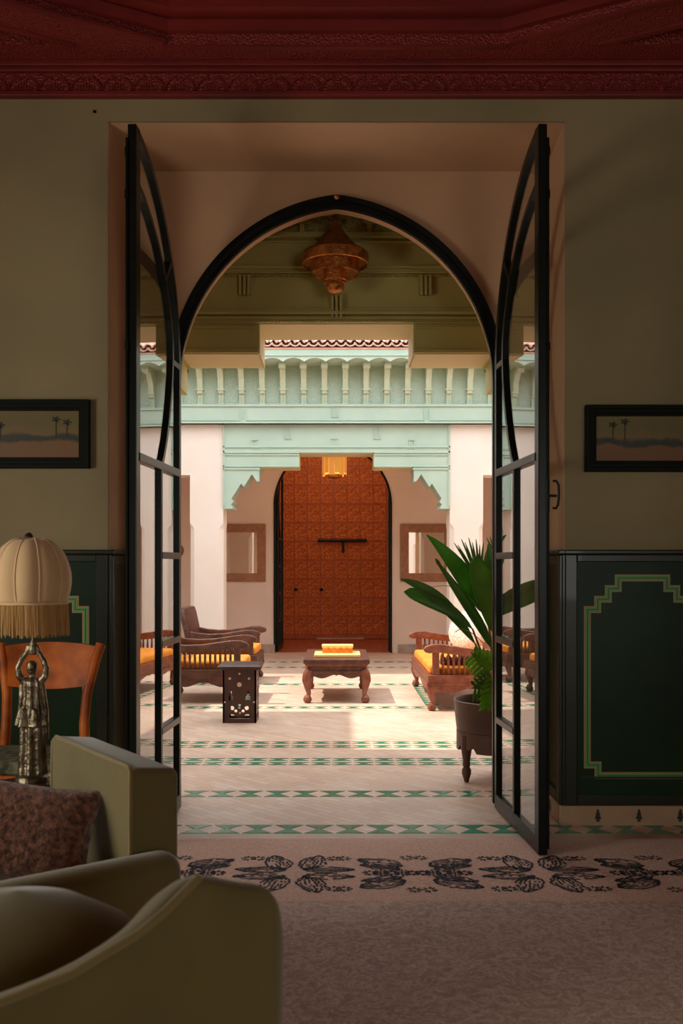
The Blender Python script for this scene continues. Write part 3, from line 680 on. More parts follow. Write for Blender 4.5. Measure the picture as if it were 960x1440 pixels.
# cedar door
cd = thing('door_5', 'tall carved cedar double door at the end of the passage', 'door', (-0.055, 17.22, 0), kind='structure')
for s in (-1, 1):
    lf = MB().box(*sorted((s*0.0015, s*0.96)), 0.0, 0.05, 0.012, 3.5).build('door_leaf', 'doorwood', cd)
    pm = MB().box(-0.108, 0.108, -0.012, 0.01, -0.148, 0.148).mesh('carved_panel'); pm.materials.append(MT['doorcarve'])
    for cx in range(4):
        for rz_ in range(10):
            o = link('carved_panel', pm, lf, bevel=0.006, loc=(s * (0.125 + cx * 0.236), 0, 0.24 + rz_ * 0.335))
box('meeting_strip', 'doorwood', cd, -0.022, 0.022, -0.018, 0.0, 0.02, 3.5)
box('door_step', 'greytile', cd, -0.3, 0.55, -0.06, 0.0, 0.0, 0.03)
bo = MB(); z = 1.3 + 37 * 17.2 / 1350; bo.tube([(-0.28, -0.05, z), (0.6, -0.05, z)], 0.028, 8); bo.box(0.15, 0.19, -0.06, -0.02, z - 0.22, z); bo.build('bolt_bar', 'bolt', cd)
for px, py in ((420, 829), (456, 829)):
    p = at(px, py, 17.15); MB().lathe([(0, -0.03), (0.025, -0.025), (0.035, 0), (0.025, 0.025), (0, 0.03)], (p.x, -0.04, p.z), 10).build('knob', 'bolt', cd, smooth=60)

# ------------------------------------------------------------------ far wall mirrors, wall plate
def wall_mirror(x0, x1, label):
    t = thing('wall_mirror', label, 'mirror', ((x0 + x1) / 2, 14.5, 1.51), 0, 'mirrors beside the far doorway')
    w2 = (x1 - x0) / 2; h2 = 0.435; b_ = 0.128
    MB().prism([(-w2, -h2), (w2, -h2), (w2, h2), (-w2, h2)], -0.035, -0.002, 'y', holes=[[(-w2+b_, -h2+b_), (w2-b_, -h2+b_), (w2-b_, h2-b_), (-w2+b_, h2-b_)]]).build('mirror_frame', 'mirrorframe', t, bevel=0.006)
    box('mirror_glass', 'mirror', t, -w2 + b_ - 0.01, w2 - b_ + 0.01, -0.018, -0.008, -h2 + b_ - 0.01, h2 - b_ + 0.01)
wall_mirror(-1.86, -1.068, 'brown hammered frame mirror on pink wall left of the cedar door')
wall_mirror(0.962, 1.75, 'brown hammered frame mirror on pink wall behind the plant')
p = at(248, 774, 14.46)
tag(MB().lathe([(0, 0), (0.09, 0), (0.11, 0.012), (0.1, 0.03), (0.0, 0.035)], (0, 0, 0), 20).build('wall_plate', 'mirrorframe', None, smooth=40), 'small round brown wall plate beside the left door leaf', 'wall plate')
o = bpy.data.objects['wall_plate']; o.location = (p.x, 14.499, p.z); o.rotation_euler = (R(90), 0, 0)

# ------------------------------------------------------------------ hanging lamps
k = 1350 / 5.66
L = thing('pendant_lamp', 'tiered brass pendant lamp hanging inside the arch', 'pendant lamp', (-0.008, 5.66, 2.9))
def zz(y): return 1.3 + (797 - y) / k - 2.9
MB().lathe([(r / k, zz(y)) for r, y in ((1.5, 300), (3, 312), (11, 325), (13, 327), (17, 331), (24, 341), (27, 343), (34, 350), (43, 355), (46.5, 358), (47, 361), (47, 372), (45.5, 373), (44, 369), (30, 367))], seg=48).build('upper_tier', 'brass', L, smooth=35)
MB().lathe([(r / k, zz(y)) for r, y in ((32, 366), (33.5, 368), (34, 385), (33, 386), (31, 383), (16, 381))], seg=40).build('middle_tier', 'brass', L, smooth=35)
MB().lathe([(r / k, zz(y)) for r, y in ((16, 380), (16.5, 395), (15.5, 396), (15.5, 399), (13, 399))], seg=32).build('lower_tier', 'brass', L, smooth=35)
MB().lathe([(r / k, zz(y)) for r, y in ((12, 397), (13, 401), (12, 407), (8, 411), (0, 412.5))], seg=24).build('finial', 'brass', L, smooth=60)
MB().tube([(0, 0, zz(302)), (0, 0, 1.05)], 0.007, 8).build('hanging_rod', 'bronze', L)
p = at(470, 658, 13.4)
L = thing('hanging_lantern', 'small gold glass lantern hanging before the cedar door', 'lantern', (p.x, 13.4, p.z))
for i in range(14):
    a = 2 * math.pi * i / 14; r0 = 0.165
    c, s_ = math.cos(a), math.sin(a); h = 0.17 - 0.03 * (i % 2)
    q = MB(); t_ = Vector((-s_, c, 0)) * 0.034; n_ = Vector((c, s_, 0))
    vs = [];
    for zz_ in (-h + 0.06, 0.2):
        for dn in (0, 0.006):
            for sg in (-1, 1): v = n_ * (r0 + dn) + t_ * sg; vs.append((v.x, v.y, zz_))
    q.add(vs, [(0,1,3,2),(4,6,7,5),(0,4,5,1),(2,3,7,6),(0,2,6,4),(1,5,7,3)]); q.build('glass_panel', 'amber', L)
MB().lathe([(0.04, -0.15), (0.10, -0.135), (0.12, -0.10), (0.115, -0.09), (0.05, -0.12)], seg=20).build('bottom_cup', 'brass', L, smooth=40)
MB().lathe([(0.18, 0.2), (0.18, 0.22), (0.05, 0.32), (0.02, 0.34)], seg=20).build('top_cap', 'brass', L, smooth=40)
MB().tube([(0, 0, 0.3), (0, 0, 3.75 - p.z)], 0.008, 6).build('hanging_rod', 'bronze', L)
cl = thing('added_ceiling_lamp', 'added unseen brass ceiling lamp lighting the passage before the cedar door', 'ceiling lamp', (-0.055, 15.9, 3.6))  # unseen lamp, with its bulb below, added to brighten the cedar door
MB().lathe([(0, 0), (0.06, 0), (0.06, -0.03), (0, -0.03)], seg=16).build('ceiling_rose', 'brass', cl)
MB().lathe([(0.015, -0.03), (0.18, -0.05), (0.2, -0.075), (0.19, -0.075), (0.015, -0.055)], seg=24).build('lamp_dish', 'brass', cl, smooth=40)
add_light('passage_fill_light', 'POINT', (-0.055, 15.9, 3.42), 15, (1.0, 0.78, 0.56), shadow_soft_size=0.06)
add_light('gallery_fill_light', 'POINT', (p.x, 13.4, 3.5), 16, (1.0, 0.70, 0.45), shadow_soft_size=0.06)  # unseen bulb and its dish lamp, added to warm the far gallery
gl_ = thing('added_ceiling_lamp', 'added unseen brass ceiling lamp above the hanging lantern in the far gallery', 'ceiling lamp', (p.x, 13.4, 3.75))
MB().lathe([(0.03, -0.001), (0.18, -0.03), (0.2, -0.06), (0.19, -0.06), (0.03, -0.03)], seg=24).build('lamp_dish', 'brass', gl_, smooth=40)
lt = add_light('lantern_bulb', 'POINT', (p.x, 13.4, p.z), 2.5, (1.0, 0.68, 0.42), shadow_soft_size=0.08); 

# ------------------------------------------------------------------ carved courtyard furniture
def cabriole(h, out=(0.02, 0.02), r=0.035):
    """leg from (0,0,h) down to the ball foot, bulging outwards"""
    m = MB(); ox, oy = out
    m.tube([(0, 0, h), (ox*0.6, oy*0.6, h*0.86), (ox*0.9, oy*0.9, h*0.7), (ox*0.5, oy*0.5, h*0.48), (ox*0.1, oy*0.1, h*0.3), (ox*0.3, oy*0.3, h*0.2)], [r*1.15, r*1.25, r*1.15, r*0.85, r*0.62, r*0.6], 10)
    m.lathe([(0, 0.0), (r*0.75, 0.003), (r*1.12, r*0.6), (r*1.15, r*1.1), (r*0.85, r*1.75), (r*0.55, r*2.1), (0, r*2.15)], (ox*0.5, oy*0.5, 0), 12)
    return m
def apron(x0, x1, z0, z1, n=24):
    pts = []
    for i in range(n + 1):
        t = i / n; c = abs(2*t - 1)
        z = z0 + (z1 - z0) * 0.55 * (0.5 + 0.5 * math.cos(2*math.pi*t*2)) * (1 if 0.12 < t < 0.88 else 0.3) + (0 if c > 0.08 else -0.012)
        pts.append((x0 + (x1 - x0) * t, z))
    return pts + [(x1, z1), (x0, z1)]
def arm_profile(D):
    top = [(0.0, 0.585), (0.12*D, 0.565), (0.3*D, 0.555), (0.5*D, 0.562), (0.7*D, 0.585), (0.84*D, 0.602), (0.95*D, 0.60), (1.02*D, 0.582), (1.05*D, 0.555), (1.03*D, 0.53), (0.98*D, 0.52)]
    bot = [(0.9*D, 0.53), (0.8*D, 0.52), (0.6*D, 0.498), (0.4*D, 0.487), (0.2*D, 0.49), (0.0, 0.50)]
    return top + bot
def settee(name, label, cat, loc, rz, D, W, m, group=None, back_h=0.78):
    """faces +x; depth D (x 0..D), width W (y)"""
    t = thing(name, label, cat, loc, rz, group)
    h = W / 2
    fr = MB(); fr.box(0, D, -h, -h + 0.05, 0.245, 0.325); fr.box(0, D, h - 0.05, h, 0.245, 0.325); fr.box(D - 0.05, D - 0.002, -h + 0.051, h - 0.051, 0.246, 0.324); fr.box(0.002, 0.05, -h + 0.051, h - 0.051, 0.246, 0.324)
    fr.box(0.051, D - 0.051, -h + 0.051, h - 0.051, 0.27, 0.315); fr.build('seat_frame', m, t, bevel=0.006)
    mo = MB(); mo.box(-0.006, D + 0.008, -h - 0.008, -h + 0.03, 0.237, 0.25); mo.box(-0.006, D + 0.008, h - 0.03, h + 0.008, 0.237, 0.25); mo.box(D - 0.03, D + 0.007, -h + 0.031, h - 0.031, 0.237, 0.25); mo.build('frame_moulding', m, t)
    for s in (-1, 1):
        MB().prism(apron(0.06, D - 0.04, 0.16, 0.245), *sorted((s*h - s*0.005, s*h - s*0.035)), 'y').build('apron', m, t)
    MB().prism(apron(-h + 0.05, h - 0.05, 0.16, 0.245), D - 0.035, D - 0.005, 'x').build('apron', m, t)
    for x, ox in ((0.05, -0.015), (D - 0.055, 0.03)):
        for s in (-1, 1):
            lg = cabriole(0.26, (ox, s * 0.012)).build('leg', m, t, smooth=50); lg.location = (x, s * (h - 0.05), 0)
    for s in (-1, 1):
        y0, y1 = sorted((s*h, s*(h - 0.075)))
        ar = MB().prism(arm_profile(D), y0, y1, 'y').build('arm_rest', m, t, bevel=0.012, seg=3)
        post = MB().box(D - 0.105, D - 0.045, *sorted((s*(h - 0.012), s*(h - 0.066))), 0.32, 0.54).build('arm_post', m, t, bevel=0.005)
        ns = 13; sm = MB().lathe([(0.009, 0.32), (0.012, 0.36), (0.009, 0.38), (0.013, 0.43), (0.009, 0.48), (0.010, 0.52)], (0, 0, 0), 8).mesh('spindle', 40); sm.materials.append(MT[m])
        for i in range(ns):
            link('spindle', sm, ar, loc=(0.08 + (D - 0.22) * i / (ns - 1), s * (h - 0.038), 0))
    # carved back
    bp_ = [(-h, 0.30), (h, 0.30), (h, back_h - 0.06), (h - 0.04, back_h - 0.01), (h - 0.12, back_h), (-h + 0.12, back_h), (-h + 0.04, back_h - 0.01), (-h, back_h - 0.06)]
    q = MB()
    tri = MB().prism(bp_, 0.0, 0.055, 'x')
    q.add([(v[0] - (v[2] - 0.3) * 0.22, v[1], v[2]) for v in tri.v], tri.f); q.build('backrest', m, t, bevel=0.012, seg=3)
    q = MB().box(0.06, D - 0.02, -h + 0.08, h - 0.08, 0.315, 0.405); q.build('seat_cushion', 'cushion', t, bevel=0.03, seg=4)
    return t
settee('courtyard_armchair', 'carved dark wood armchair behind the hexagon-cut side table, nearest of the pair', 'armchair', (-1.66, 9.5, 0), R(-1), 0.80, 0.82, 'wood', 'carved courtyard armchairs')
settee('courtyard_armchair', 'carved dark wood armchair with tall back showing, by the white pillar', 'armchair', (-1.62, 11.0, 0), R(-1), 0.75, 0.80, 'wood', 'carved courtyard armchairs', back_h=0.84)
bpy.data.objects['courtyard_armchair']['label'] = 'carved dark wood armchair right behind the small pierced side table'
st = settee('courtyard_settee', 'reddish carved wood settee with orange seat cushion behind the plant', 'settee', (1.62, 9.55, 0), R(180), 0.80, 1.85, 'redbrown')
# ruffled brown throw along the settee cushion
q = MB(); vs = []; fs = []; nx = 60
for i in range(nx + 1):
    x = 0.95 + 0.5 * i / nx; wv = 0.016 * math.sin(i * 1.35) + 0.006 * math.sin(i * 3.1)
    hz = 0.485 + 0.018 * math.sin(i * 0.9)
    for yy_, z_ in ((8.735, 0.41), (8.72 + wv * 0.4, 0.45), (8.735 + wv, hz), (8.775 + wv, hz + 0.006), (8.83, 0.45), (8.88, 0.41)): vs.append((x, yy_, z_))
for i in range(nx):
    for k_ in range(5): a = i*6+k_; fs.append((a, a+1, a+7, a+6))
    a = i*6; fs.append((a, a+6, a+11, a+5))
fs += [tuple(range(6)), tuple(nx*6 + k_ for k_ in reversed(range(6)))]
q.add(vs, fs); tag(q.build('ruffled_throw', 'darkbrownfabric', None, smooth=80), 'ruffled dark brown throw lying on the orange settee cushion', 'throw')
# round patterned pillow
pl = MB().lathe([(0, -0.07), (0.12, -0.062), (0.2, -0.035), (0.225, 0), (0.2, 0.035), (0.12, 0.062), (0, 0.07)], seg=28).build('round_pillow', 'whitefabric', None, smooth=70)
pl.location = (1.35, 9.8, 0.65); pl.rotation_euler = Vector((-0.5, -0.78, 0.35)).to_track_quat('Z', 'Y').to_euler(); tag(pl, 'round white patterned pillow leaning on the settee', 'pillow')

# coffee table
ct = thing('coffee_table', 'low carved wooden coffee table in the middle of the courtyard', 'coffee table', (0, 9.7, 0))
MB().box(-0.315, 0.315, -0.58, 0.58, 0.375, 0.418).build('table_top', 'wood', ct, bevel=0.006)
MB().box(-0.30, 0.30, -0.565, 0.565, 0.355, 0.376).build('top_moulding', 'redbrown', ct, bevel=0.004)
MB().box(-0.275, 0.275, -0.54, 0.54, 0.30, 0.356).build('frieze', 'wood', ct)
for s in (-1, 1):
    MB().prism(apron(-0.28, 0.28, 0.235, 0.305), *sorted((s*0.55, s*0.52)), 'y').build('apron', 'wood', ct)
    MB().prism(apron(-0.53, 0.53, 0.235, 0.305), *sorted((s*0.29, s*0.26)), 'x').build('apron', 'wood', ct)
for sx in (-1, 1):
    for sy in (-1, 1):
        lg = cabriole(0.31, (sx * 0.03, sy * 0.02), 0.036).build('leg', 'redbrown', ct, smooth=50); lg.location = (sx * 0.262, sy * 0.52, 0)
bk = MB().box(-0.225, 0.225, -0.2, 0.2, 0, 0.028).build('folded_cloth', 'yellow', None, bevel=0.006); bk.location = (0.008, 9.52, 0.4185); tag(bk, 'folded pale yellow cloth on the coffee table', 'cloth')
bx = thing('scalloped_box', 'orange box with scalloped pale rim on the yellow cloth', 'box', (0.01, 9.58, 0.447))
MB().box(-0.15, 0.15, -0.1, 0.1, 0, 0.062).build('box_body', 'orange', bx, bevel=0.003)
sc = []
for i in range(5):
    for k_ in range(6): sc.append((-0.155 + 0.31 * (i + k_ / 6) / 5, 0.058 - 0.012 * math.sin(math.pi * k_ / 6)))
MB().prism(sc + [(0.155, 0.058), (0.155, 0.074), (-0.155, 0.074)], -0.105, 0.105, 'y').build('scalloped_rim', 'yellow', bx)

# pierced taboret
tb = thing('taboret', 'small square dark wood taboret with pierced sides and bone inlay', 'side table', (-0.807, 8.12, 0))
def circ(cx, cz, r, n=10): return [(cx + r * math.cos(2*math.pi*i/n), cz + r * math.sin(2*math.pi*i/n)) for i in range(n)]
def keyhole(cx, z0): return [(cx - 0.022, z0), (cx + 0.022, z0), (cx + 0.02, z0 + 0.03), (cx + 0.01, z0 + 0.045), (cx + 0.012, z0 + 0.06), (cx, z0 + 0.085), (cx - 0.012, z0 + 0.06), (cx - 0.01, z0 + 0.045), (cx - 0.02, z0 + 0.03)]
lower = [(-0.088, 0.035), (0.088, 0.035), (0.092, 0.055), (0.075, 0.075), (0.05, 0.072), (0.035, 0.055), (0.02, 0.058), (0.012, 0.045), (-0.012, 0.045), (-0.02, 0.058), (-0.035, 0.055), (-0.05, 0.072), (-0.075, 0.075), (-0.092, 0.055)]
holes = [keyhole(-0.072, 0.19), keyhole(0.072, 0.19), lower, circ(-0.06, 0.125, 0.018), circ(0.06, 0.125, 0.018), circ(-0.03, 0.10, 0.013), circ(0.03, 0.10, 0.013), circ(0, 0.155, 0.013)]
W2 = 0.139
for i in range(4):
    pn = MB().prism([(-W2, 0.0), (W2, 0.0), (W2, 0.45), (-W2, 0.45)], -W2, -W2 + 0.014, 'y', holes=(holes if i != 2 else [[(-0.1, 0.02), (0.1, 0.02), (0.1, 0.28), (0.06, 0.34), (0, 0.37), (-0.06, 0.34), (-0.1, 0.28)]])).build('side_panel', 'darkwood', tb); pn.rotation_euler = (0, 0, R(90 * i))
    for cx, cz, r in ((0, 0.32, 0.02), (0, 0.41, 0.009), (-0.08, 0.37, 0.011), (0.08, 0.37, 0.011), (-0.12, 0.175, 0.008), (0.12, 0.175, 0.008), (0.005, 0.085, 0.010), (0.0, 0.128, 0.011)):
        q = MB().prism(circ(cx, cz, r, 8), -W2 - 0.002, -W2 + 0.002, 'y').build('inlay_dot', 'inlaydot', tb); q.rotation_euler = (0, 0, R(90 * i))
q = MB(); q.add([(-.15,-.15,.44),(.15,-.15,.44),(.15,.15,.44),(-.15,.15,.44),(-.185,-.185,.472),(.185,-.185,.472),(.185,.185,.472),(-.185,.185,.472),(-.16,-.16,.486),(.16,-.16,.486),(.16,.16,.486),(-.16,.16,.486)],
              [(0,3,2,1),(0,1,5,4),(1,2,6,5),(2,3,7,6),(3,0,4,7),(4,5,9,8),(5,6,10,9),(6,7,11,10),(7,4,8,11),(8,9,10,11)]); q.build('table_top', 'darkwood', tb)

# ------------------------------------------------------------------ planter and plant
PC = Vector((1.0, 5.90, 0))
pt = thing('planter', 'round dark copper planter on a scalloped wooden stand with turned legs', 'planter', PC)
MB().lathe([(0.0, 0.28), (0.25, 0.28), (0.262, 0.31), (0.272, 0.40), (0.276, 0.475), (0.281, 0.485), (0.270, 0.487), (0.266, 0.478), (0.262, 0.385), (0.0, 0.385)], seg=48).build('pot', 'planter', pt, smooth=40)
MB().lathe([(0.0, 0.38), (0.262, 0.38), (0.262, 0.392), (0.0, 0.398)], seg=32).build('soil', 'soil', pt)
q = MB(); NA = 72; vs = []; fs = []
for i in range(NA):
    a = 2 * math.pi * i / NA; t = (i % 12) / 12; zl = 0.185 + (0.032 * abs(math.sin(3 * math.pi * (t - 0.17) / 0.66)) if 0.17 < t < 0.83 else 0)
    for r_0, z_ in ((0.262, zl), (0.262, 0.30), (0.235, 0.30), (0.235, zl)): vs.append((r_0 * math.cos(a), r_0 * math.sin(a), z_))
for i in range(NA):
    j = (i + 1) % NA
    for k_ in range(4): l_ = (k_ + 1) % 4; fs.append((i*4+k_, j*4+k_, j*4+l_, i*4+l_))
q.add(vs, fs); q.build('apron', 'planter', pt, smooth=40)
for ang in (206, 83, 325):
    lg = MB().lathe([(0.0, 0.0), (0.014, 0.002), (0.018, 0.02), (0.028, 0.05), (0.029, 0.075), (0.018, 0.095), (0.024, 0.10), (0.024, 0.108), (0.022, 0.13), (0.033, 0.20), (0.035, 0.285), (0.0, 0.29)], (0, 0, 0), 14).build('leg', 'planter', pt, smooth=40)
    lg.location = (0.24 * math.cos(R(ang)), 0.24 * math.sin(R(ang)), 0)
pln = thing('potted_plant', 'leafy green plant with long paddle leaves in the planter', 'plant', (PC.x, PC.y, 0.44))
def bez(pts, n):
    P = [Vector(p) for p in pts]; out = []
    for i in range(n + 1):
        t = i / n; Q = list(P)
        while len(Q) > 1: Q = [Q[j].lerp(Q[j+1], t) for j in range(len(Q) - 1)]
        out.append(Q[0])
    return out
def leafblade(path, width, m, fold=0.35, up=Vector((0, 0, 1)), peak=0.45, name='leaf', tip=0.75, side=None):
    """blade along path (world pts) with midrib fold, thin solid"""
    n = len(path); vs = []; fs = []
    for i, p in enumerate(path):
        t = (path[min(i+1, n-1)] - path[max(i-1, 0)]).normalized()
        s_ = side - t * side.dot(t) if side is not None else t.cross(up)
        s_ = s_.normalized() if s_.length > 1e-4 else Vector((1, 0, 0)); nn = s_.cross(t).normalized()
        f = i / (n - 1); w_ = width * max(0.03, math.sin(math.pi * min(1, f ** (math.log(0.5) / math.log(peak))))) ** tip if 0 < f < 1 else width * 0.04
        for k_, o_ in ((-1, fold), (-0.5, fold * 0.4), (0, 0), (0.5, fold * 0.4), (1, fold)):
            vs.append(p + s_ * w_ * k_ + nn * w_ * o_)
    for i in range(n - 1):
        for k_ in range(4): a = i*5+k_; fs.append((a, a+1, a+6, a+5))
    me = bpy.data.meshes.new(name); me.from_pydata([tuple(v - Vector((PC.x, PC.y, 0.44))) for v in vs], [], fs); me.materials.append(MT[m])
    for p_ in me.polygons: p_.use_smooth = True
    o = link(name, me, pln); sd_ = o.modifiers.new('thick', 'SOLIDIFY'); sd_.thickness = 0.004; return o
def stem(path, r): 
    return MB().tube([p - Vector((PC.x, PC.y, 0.44)) for p in path], [r * (1.2 - 0.6 * i / (len(path) - 1)) for i in range(len(path))], 7).build('stem', 'stem', pln, smooth=60)
base = PC + Vector((0, 0, 0.40))
YP = 5.95
def A(px, py, dy=0): return at(px, py, YP + dy)
cams = Vector((0, -1, 0.25))
# left-reaching leaves
leafblade(bez([A(668, 905, -.05), A(640, 868, -.12), A(612, 828, -.2), A(563, 814, -.25)], 14), 0.045, 'leafdark', 0.3, side=Vector((0.3, 0.45, 1)), peak=0.5)
stem(bez([base + Vector((-.02, -.02, 0)), A(694, 970, 0), A(668, 905, -.05)], 6), 0.011)
leafblade(bez([A(664, 884, -.1), A(640, 858, -.16), A(600, 842, -.22), A(568, 832, -.28)], 14), 0.060, 'leaf', 0.2, side=Vector((-0.25, 0.5, 0.9)), peak=0.6, tip=0.45)
stem(bez([base + Vector((-.03, .0, 0)), A(690, 950, 0), A(664, 884, -.1)], 6), 0.010)
leafblade(bez([A(690, 910, 0), A(672, 872, -.03), A(640, 830, -.05), A(613, 787, -.08)], 14), 0.036, 'leafdark', 0.5, side=Vector((0.7, 0.4, 0.5)), peak=0.4)
leafblade(bez([A(619, 797, -.075), A(616, 791, -.078), A(612, 785, -.08)], 5), 0.012, 'leaftip', 0.2, side=Vector((0.7, 0.3, 0.5)))
stem(bez([base, A(697, 960), A(690, 910)], 6), 0.010)
leafblade(bez([A(690, 868, .1), A(664, 832, .08), A(642, 790, .05), A(600, 752, .02)], 14), 0.062, 'leaf', 0.4, side=Vector((0.7, 0.2, 0.75)), peak=0.42)
stem(bez([base + Vector((0, .03, 0)), A(702, 960, .05), A(690, 868, .1)], 6), 0.010)
# upright paddle
leafblade(bez([A(694, 890, -.06), A(690, 850, -.07), A(674, 815, -.08), A(668, 783, -.06)], 14), 0.082, 'leaf', 0.25, side=Vector((1, 0.35, 0)), peak=0.55, tip=0.5)
leafblade(bez([A(706, 905, .0), A(703, 860, .0), A(692, 820, .02), A(686, 765, .03)], 14), 0.05, 'leafdark', 0.3, side=Vector((1, -0.3, 0)), peak=0.5)
stem(bez([base, A(700, 960), A(694, 890, -.06)], 6), 0.011)
# leaves leaning to the right
for (pts, w_, sd2, mm_) in (([A(705, 930), A(720, 870), A(745, 830), A(775, 800)], 0.06, Vector((0.4, 0.6, 0.7)), 'leaf'), ([A(700, 930, .1), A(715, 850, .15), A(735, 790, .2), A(752, 742, .25)], 0.05, Vector((0.8, 0.4, 0.1)), 'leafdark'), ([A(706, 930, -.1), A(735, 890, -.2), A(765, 870, -.25), A(800, 875, -.3)], 0.065, Vector((0.1, 0.8, 0.6)), 'leaf')):
    leafblade(bez(pts, 14), w_, mm_, 0.3, side=sd2); stem(bez([base, pts[0].lerp(base, 0.4) + Vector((0.01, 0, 0)), pts[0]], 5), 0.009)
# fan palm: thin blades
hub = A(674, 822, .15)
for i in range(13):
    f = i / 12; tip = A(628 + 62 * f, 770 - 14 * math.sin(math.pi * f) + (6 if i % 2 else 0), .1 + .12 * f)
    leafblade(bez([hub, hub.lerp(tip, 0.5) + Vector((0, 0, 0.012)), tip], 8), 0.008, 'leafdark', 0.4, side=Vector((0.8, 0.3, 0.4)), peak=0.4, name='frond_blade')
stem(bez([base + Vector((0, .05, 0)), A(695, 900, .1), hub], 6), 0.008)
hub2 = A(706, 800, .2)
for i in range(8):
    f = i / 7; tip = A(684 + 30 * f, 752 + 8 * abs(f - .5), .2)
    leafblade(bez([hub2, hub2.lerp(tip, 0.5), tip], 8), 0.008, 'leafdark', 0.4, side=Vector((0.9, 0.2, 0.1)), peak=0.4, name='frond_blade')
for pts in ([A(676, 860, .05), A(648, 818, .02), A(625, 822, 0), A(606, 826, 0)], [A(680, 905, -.1), A(660, 885, -.15), A(650, 880, -.2), A(640, 889, -.22)], [A(700, 900, -.2), A(725, 900, -.25), A(735, 905, -.25), A(748, 903, -.3)]):
    MB().tube([p - Vector((PC.x, PC.y, 0.44)) for p in bez(pts, 10)], 0.0025, 5).build('twig', 'stem', pln)
# lobed bright leaves hanging over the rim
def lobed(c, tip, width, m, lobes=6, side=None):
    c = Vector(c); tip = Vector(tip); ax = tip - c; Ln = ax.length; t = ax.normalized()
    s_ = side - t * side.dot(t); s_.normalize()
    leafblade([c.lerp(tip, i / 8) for i in range(9)], width * 0.30, m, 0.15, side=s_, peak=0.4, name='lobed_leaf')
    for i in range(lobes):
        f = 0.06 + 0.78 * i / (lobes - 1); p0 = c + ax * f; l = width * (1.1 - 0.5 * f)
        for sg in (-1, 1):
            e = p0 + s_ * sg * l + t * l * 0.55 + Vector((0, 0, -0.02))
            leafblade(bez([p0, p0.lerp(e, 0.5) + Vector((0, -0.012, 0.012)), e], 7), Ln * 0.062, m, 0.2, side=t, peak=0.55, name='leaf_lobe')
lobed(A(694, 942, -.30), A(662, 918, -.36), 0.10, 'leafbright', 6, Vector((0.5, 0.1, 0.9)))
lobed(A(694, 956, -.30), A(664, 968, -.40), 0.09, 'leaf', 5, Vector((0.3, 0.2, 0.9)))
lobed(A(696, 950, -.32), A(686, 1000, -.40), 0.085, 'leafbright', 6, Vector((1, 0.2, 0.1)))
stem(bez([base + Vector((-.03, -.06, 0)), A(704, 950, -.1), A(696, 946, -.3)], 6), 0.008)

# ------------------------------------------------------------------ pictures on the front wall
def picture(xc, w_, zc, h_, label, art, tilt):
    t = thing('framed_picture', label, 'picture', (xc, WY, zc)); t.rotation_euler = (R(tilt), 0, 0)
    w2, h2 = w_ / 2, h_ / 2
    for i, (b0, b1, y0, y1) in enumerate(((0.0, 0.022, -0.042, -0.004), (0.018, 0.042, -0.034, -0.004), (0.040, 0.056, -0.026, -0.004))):
        def rc(b_): return [(-w2+b_, -h2+b_), (w2-b_, -h2+b_), (w2-b_, h2-b_), (-w2+b_, h2-b_)]
        MB().prism(rc(b0), y0, y1, 'y', holes=[rc(b1)]).build('frame_moulding', 'frame', t, bevel=0.003)
    box('slip', 'inlaytan', t, -w2 + 0.052, w2 - 0.052, -0.018, -0.008, -h2 + 0.052, h2 - 0.052)
    box('painting', art, t, -w2 + 0.056, w2 - 0.056, -0.020, -0.010, -h2 + 0.056, h2 - 0.056)
    for tx, tz, th in ((-0.36, 0.0, 0.07), (-0.30, 0.0, 0.085), (0.33, 0.0, 0.075), (0.385, 0.0, 0.06), (0.05, -0.005, 0.05)):
        cr = [(tx + 0.02 * math.cos(a) * (1 + 0.35 * math.cos(5 * a)), tz + th + 0.014 * math.sin(a) * (1 + 0.35 * math.cos(5 * a))) for a in [2 * math.pi * k_ / 20 for k_ in range(20)]]
        pm_ = MB().prism(cr, -0.0212, -0.019, 'y'); pm_.box(tx - 0.003, tx + 0.003, -0.0212, -0.019, tz - 0.02, tz + th)
        pm_.build('painted_palm', 'paintdark', t)
    return t
picture(-1.74, 1.0, 1.967, 0.345, 'long dark framed ochre landscape on wall above the lamp', 'artL', 0)
picture(1.75, 1.0, 1.945, 0.335, 'long dark framed ochre landscape right of the doorway', 'artR', 0)
# nail
tag(MB().lathe([(0, -0.004), (0.008, -0.004), (0.008, 0.004), (0, 0.004)], (0, 0, 0), 8).build('wall_hook', 'bolt', None), 'tiny dark wall hook below the red cornice', 'hook')
o = bpy.data.objects['wall_hook']; o.location = at(133, 157, WY - 0.003); o.rotation_euler = (R(90), 0, 0)

# ------------------------------------------------------------------ carpet with indigo motifs
ca = MB().box(-2.7, 2.9, -2.2, 4.55, 0, 0.012).build('carpet', 'carpet', None, bevel=0.004); tag(ca, 'brownish pink wool carpet with a border of dark blue motifs', 'carpet')
def dabs(m, path, w_, gap=0.3, wob=0.004):
    """broken woven stroke along a 2D path"""
    pts = [Vector(p) for p in path]
    for a, b_ in zip(pts[:-1], pts[1:]):
        L_ = (b_ - a).length; n = max(1, int(L_ / 0.016)); d = (b_ - a).normalized(); nn = Vector((-d.y, d.x))
        for i in range(n):
            if random.random() < gap * 0.5: continue
            p0 = a + d * (L_ * i / n); p1 = a + d * (L_ * (i + 0.95) / n); o_ = nn * random.uniform(-wob, wob); ww = w_ * random.uniform(0.75, 1.15)
            q = [p0 + o_ + nn*ww/2, p1 + o_ + nn*ww/2, p1 + o_ - nn*ww/2, p0 + o_ - nn*ww/2]
            m.add([(p.x, p.y, 0) for p in q], [(0, 1, 2, 3)])
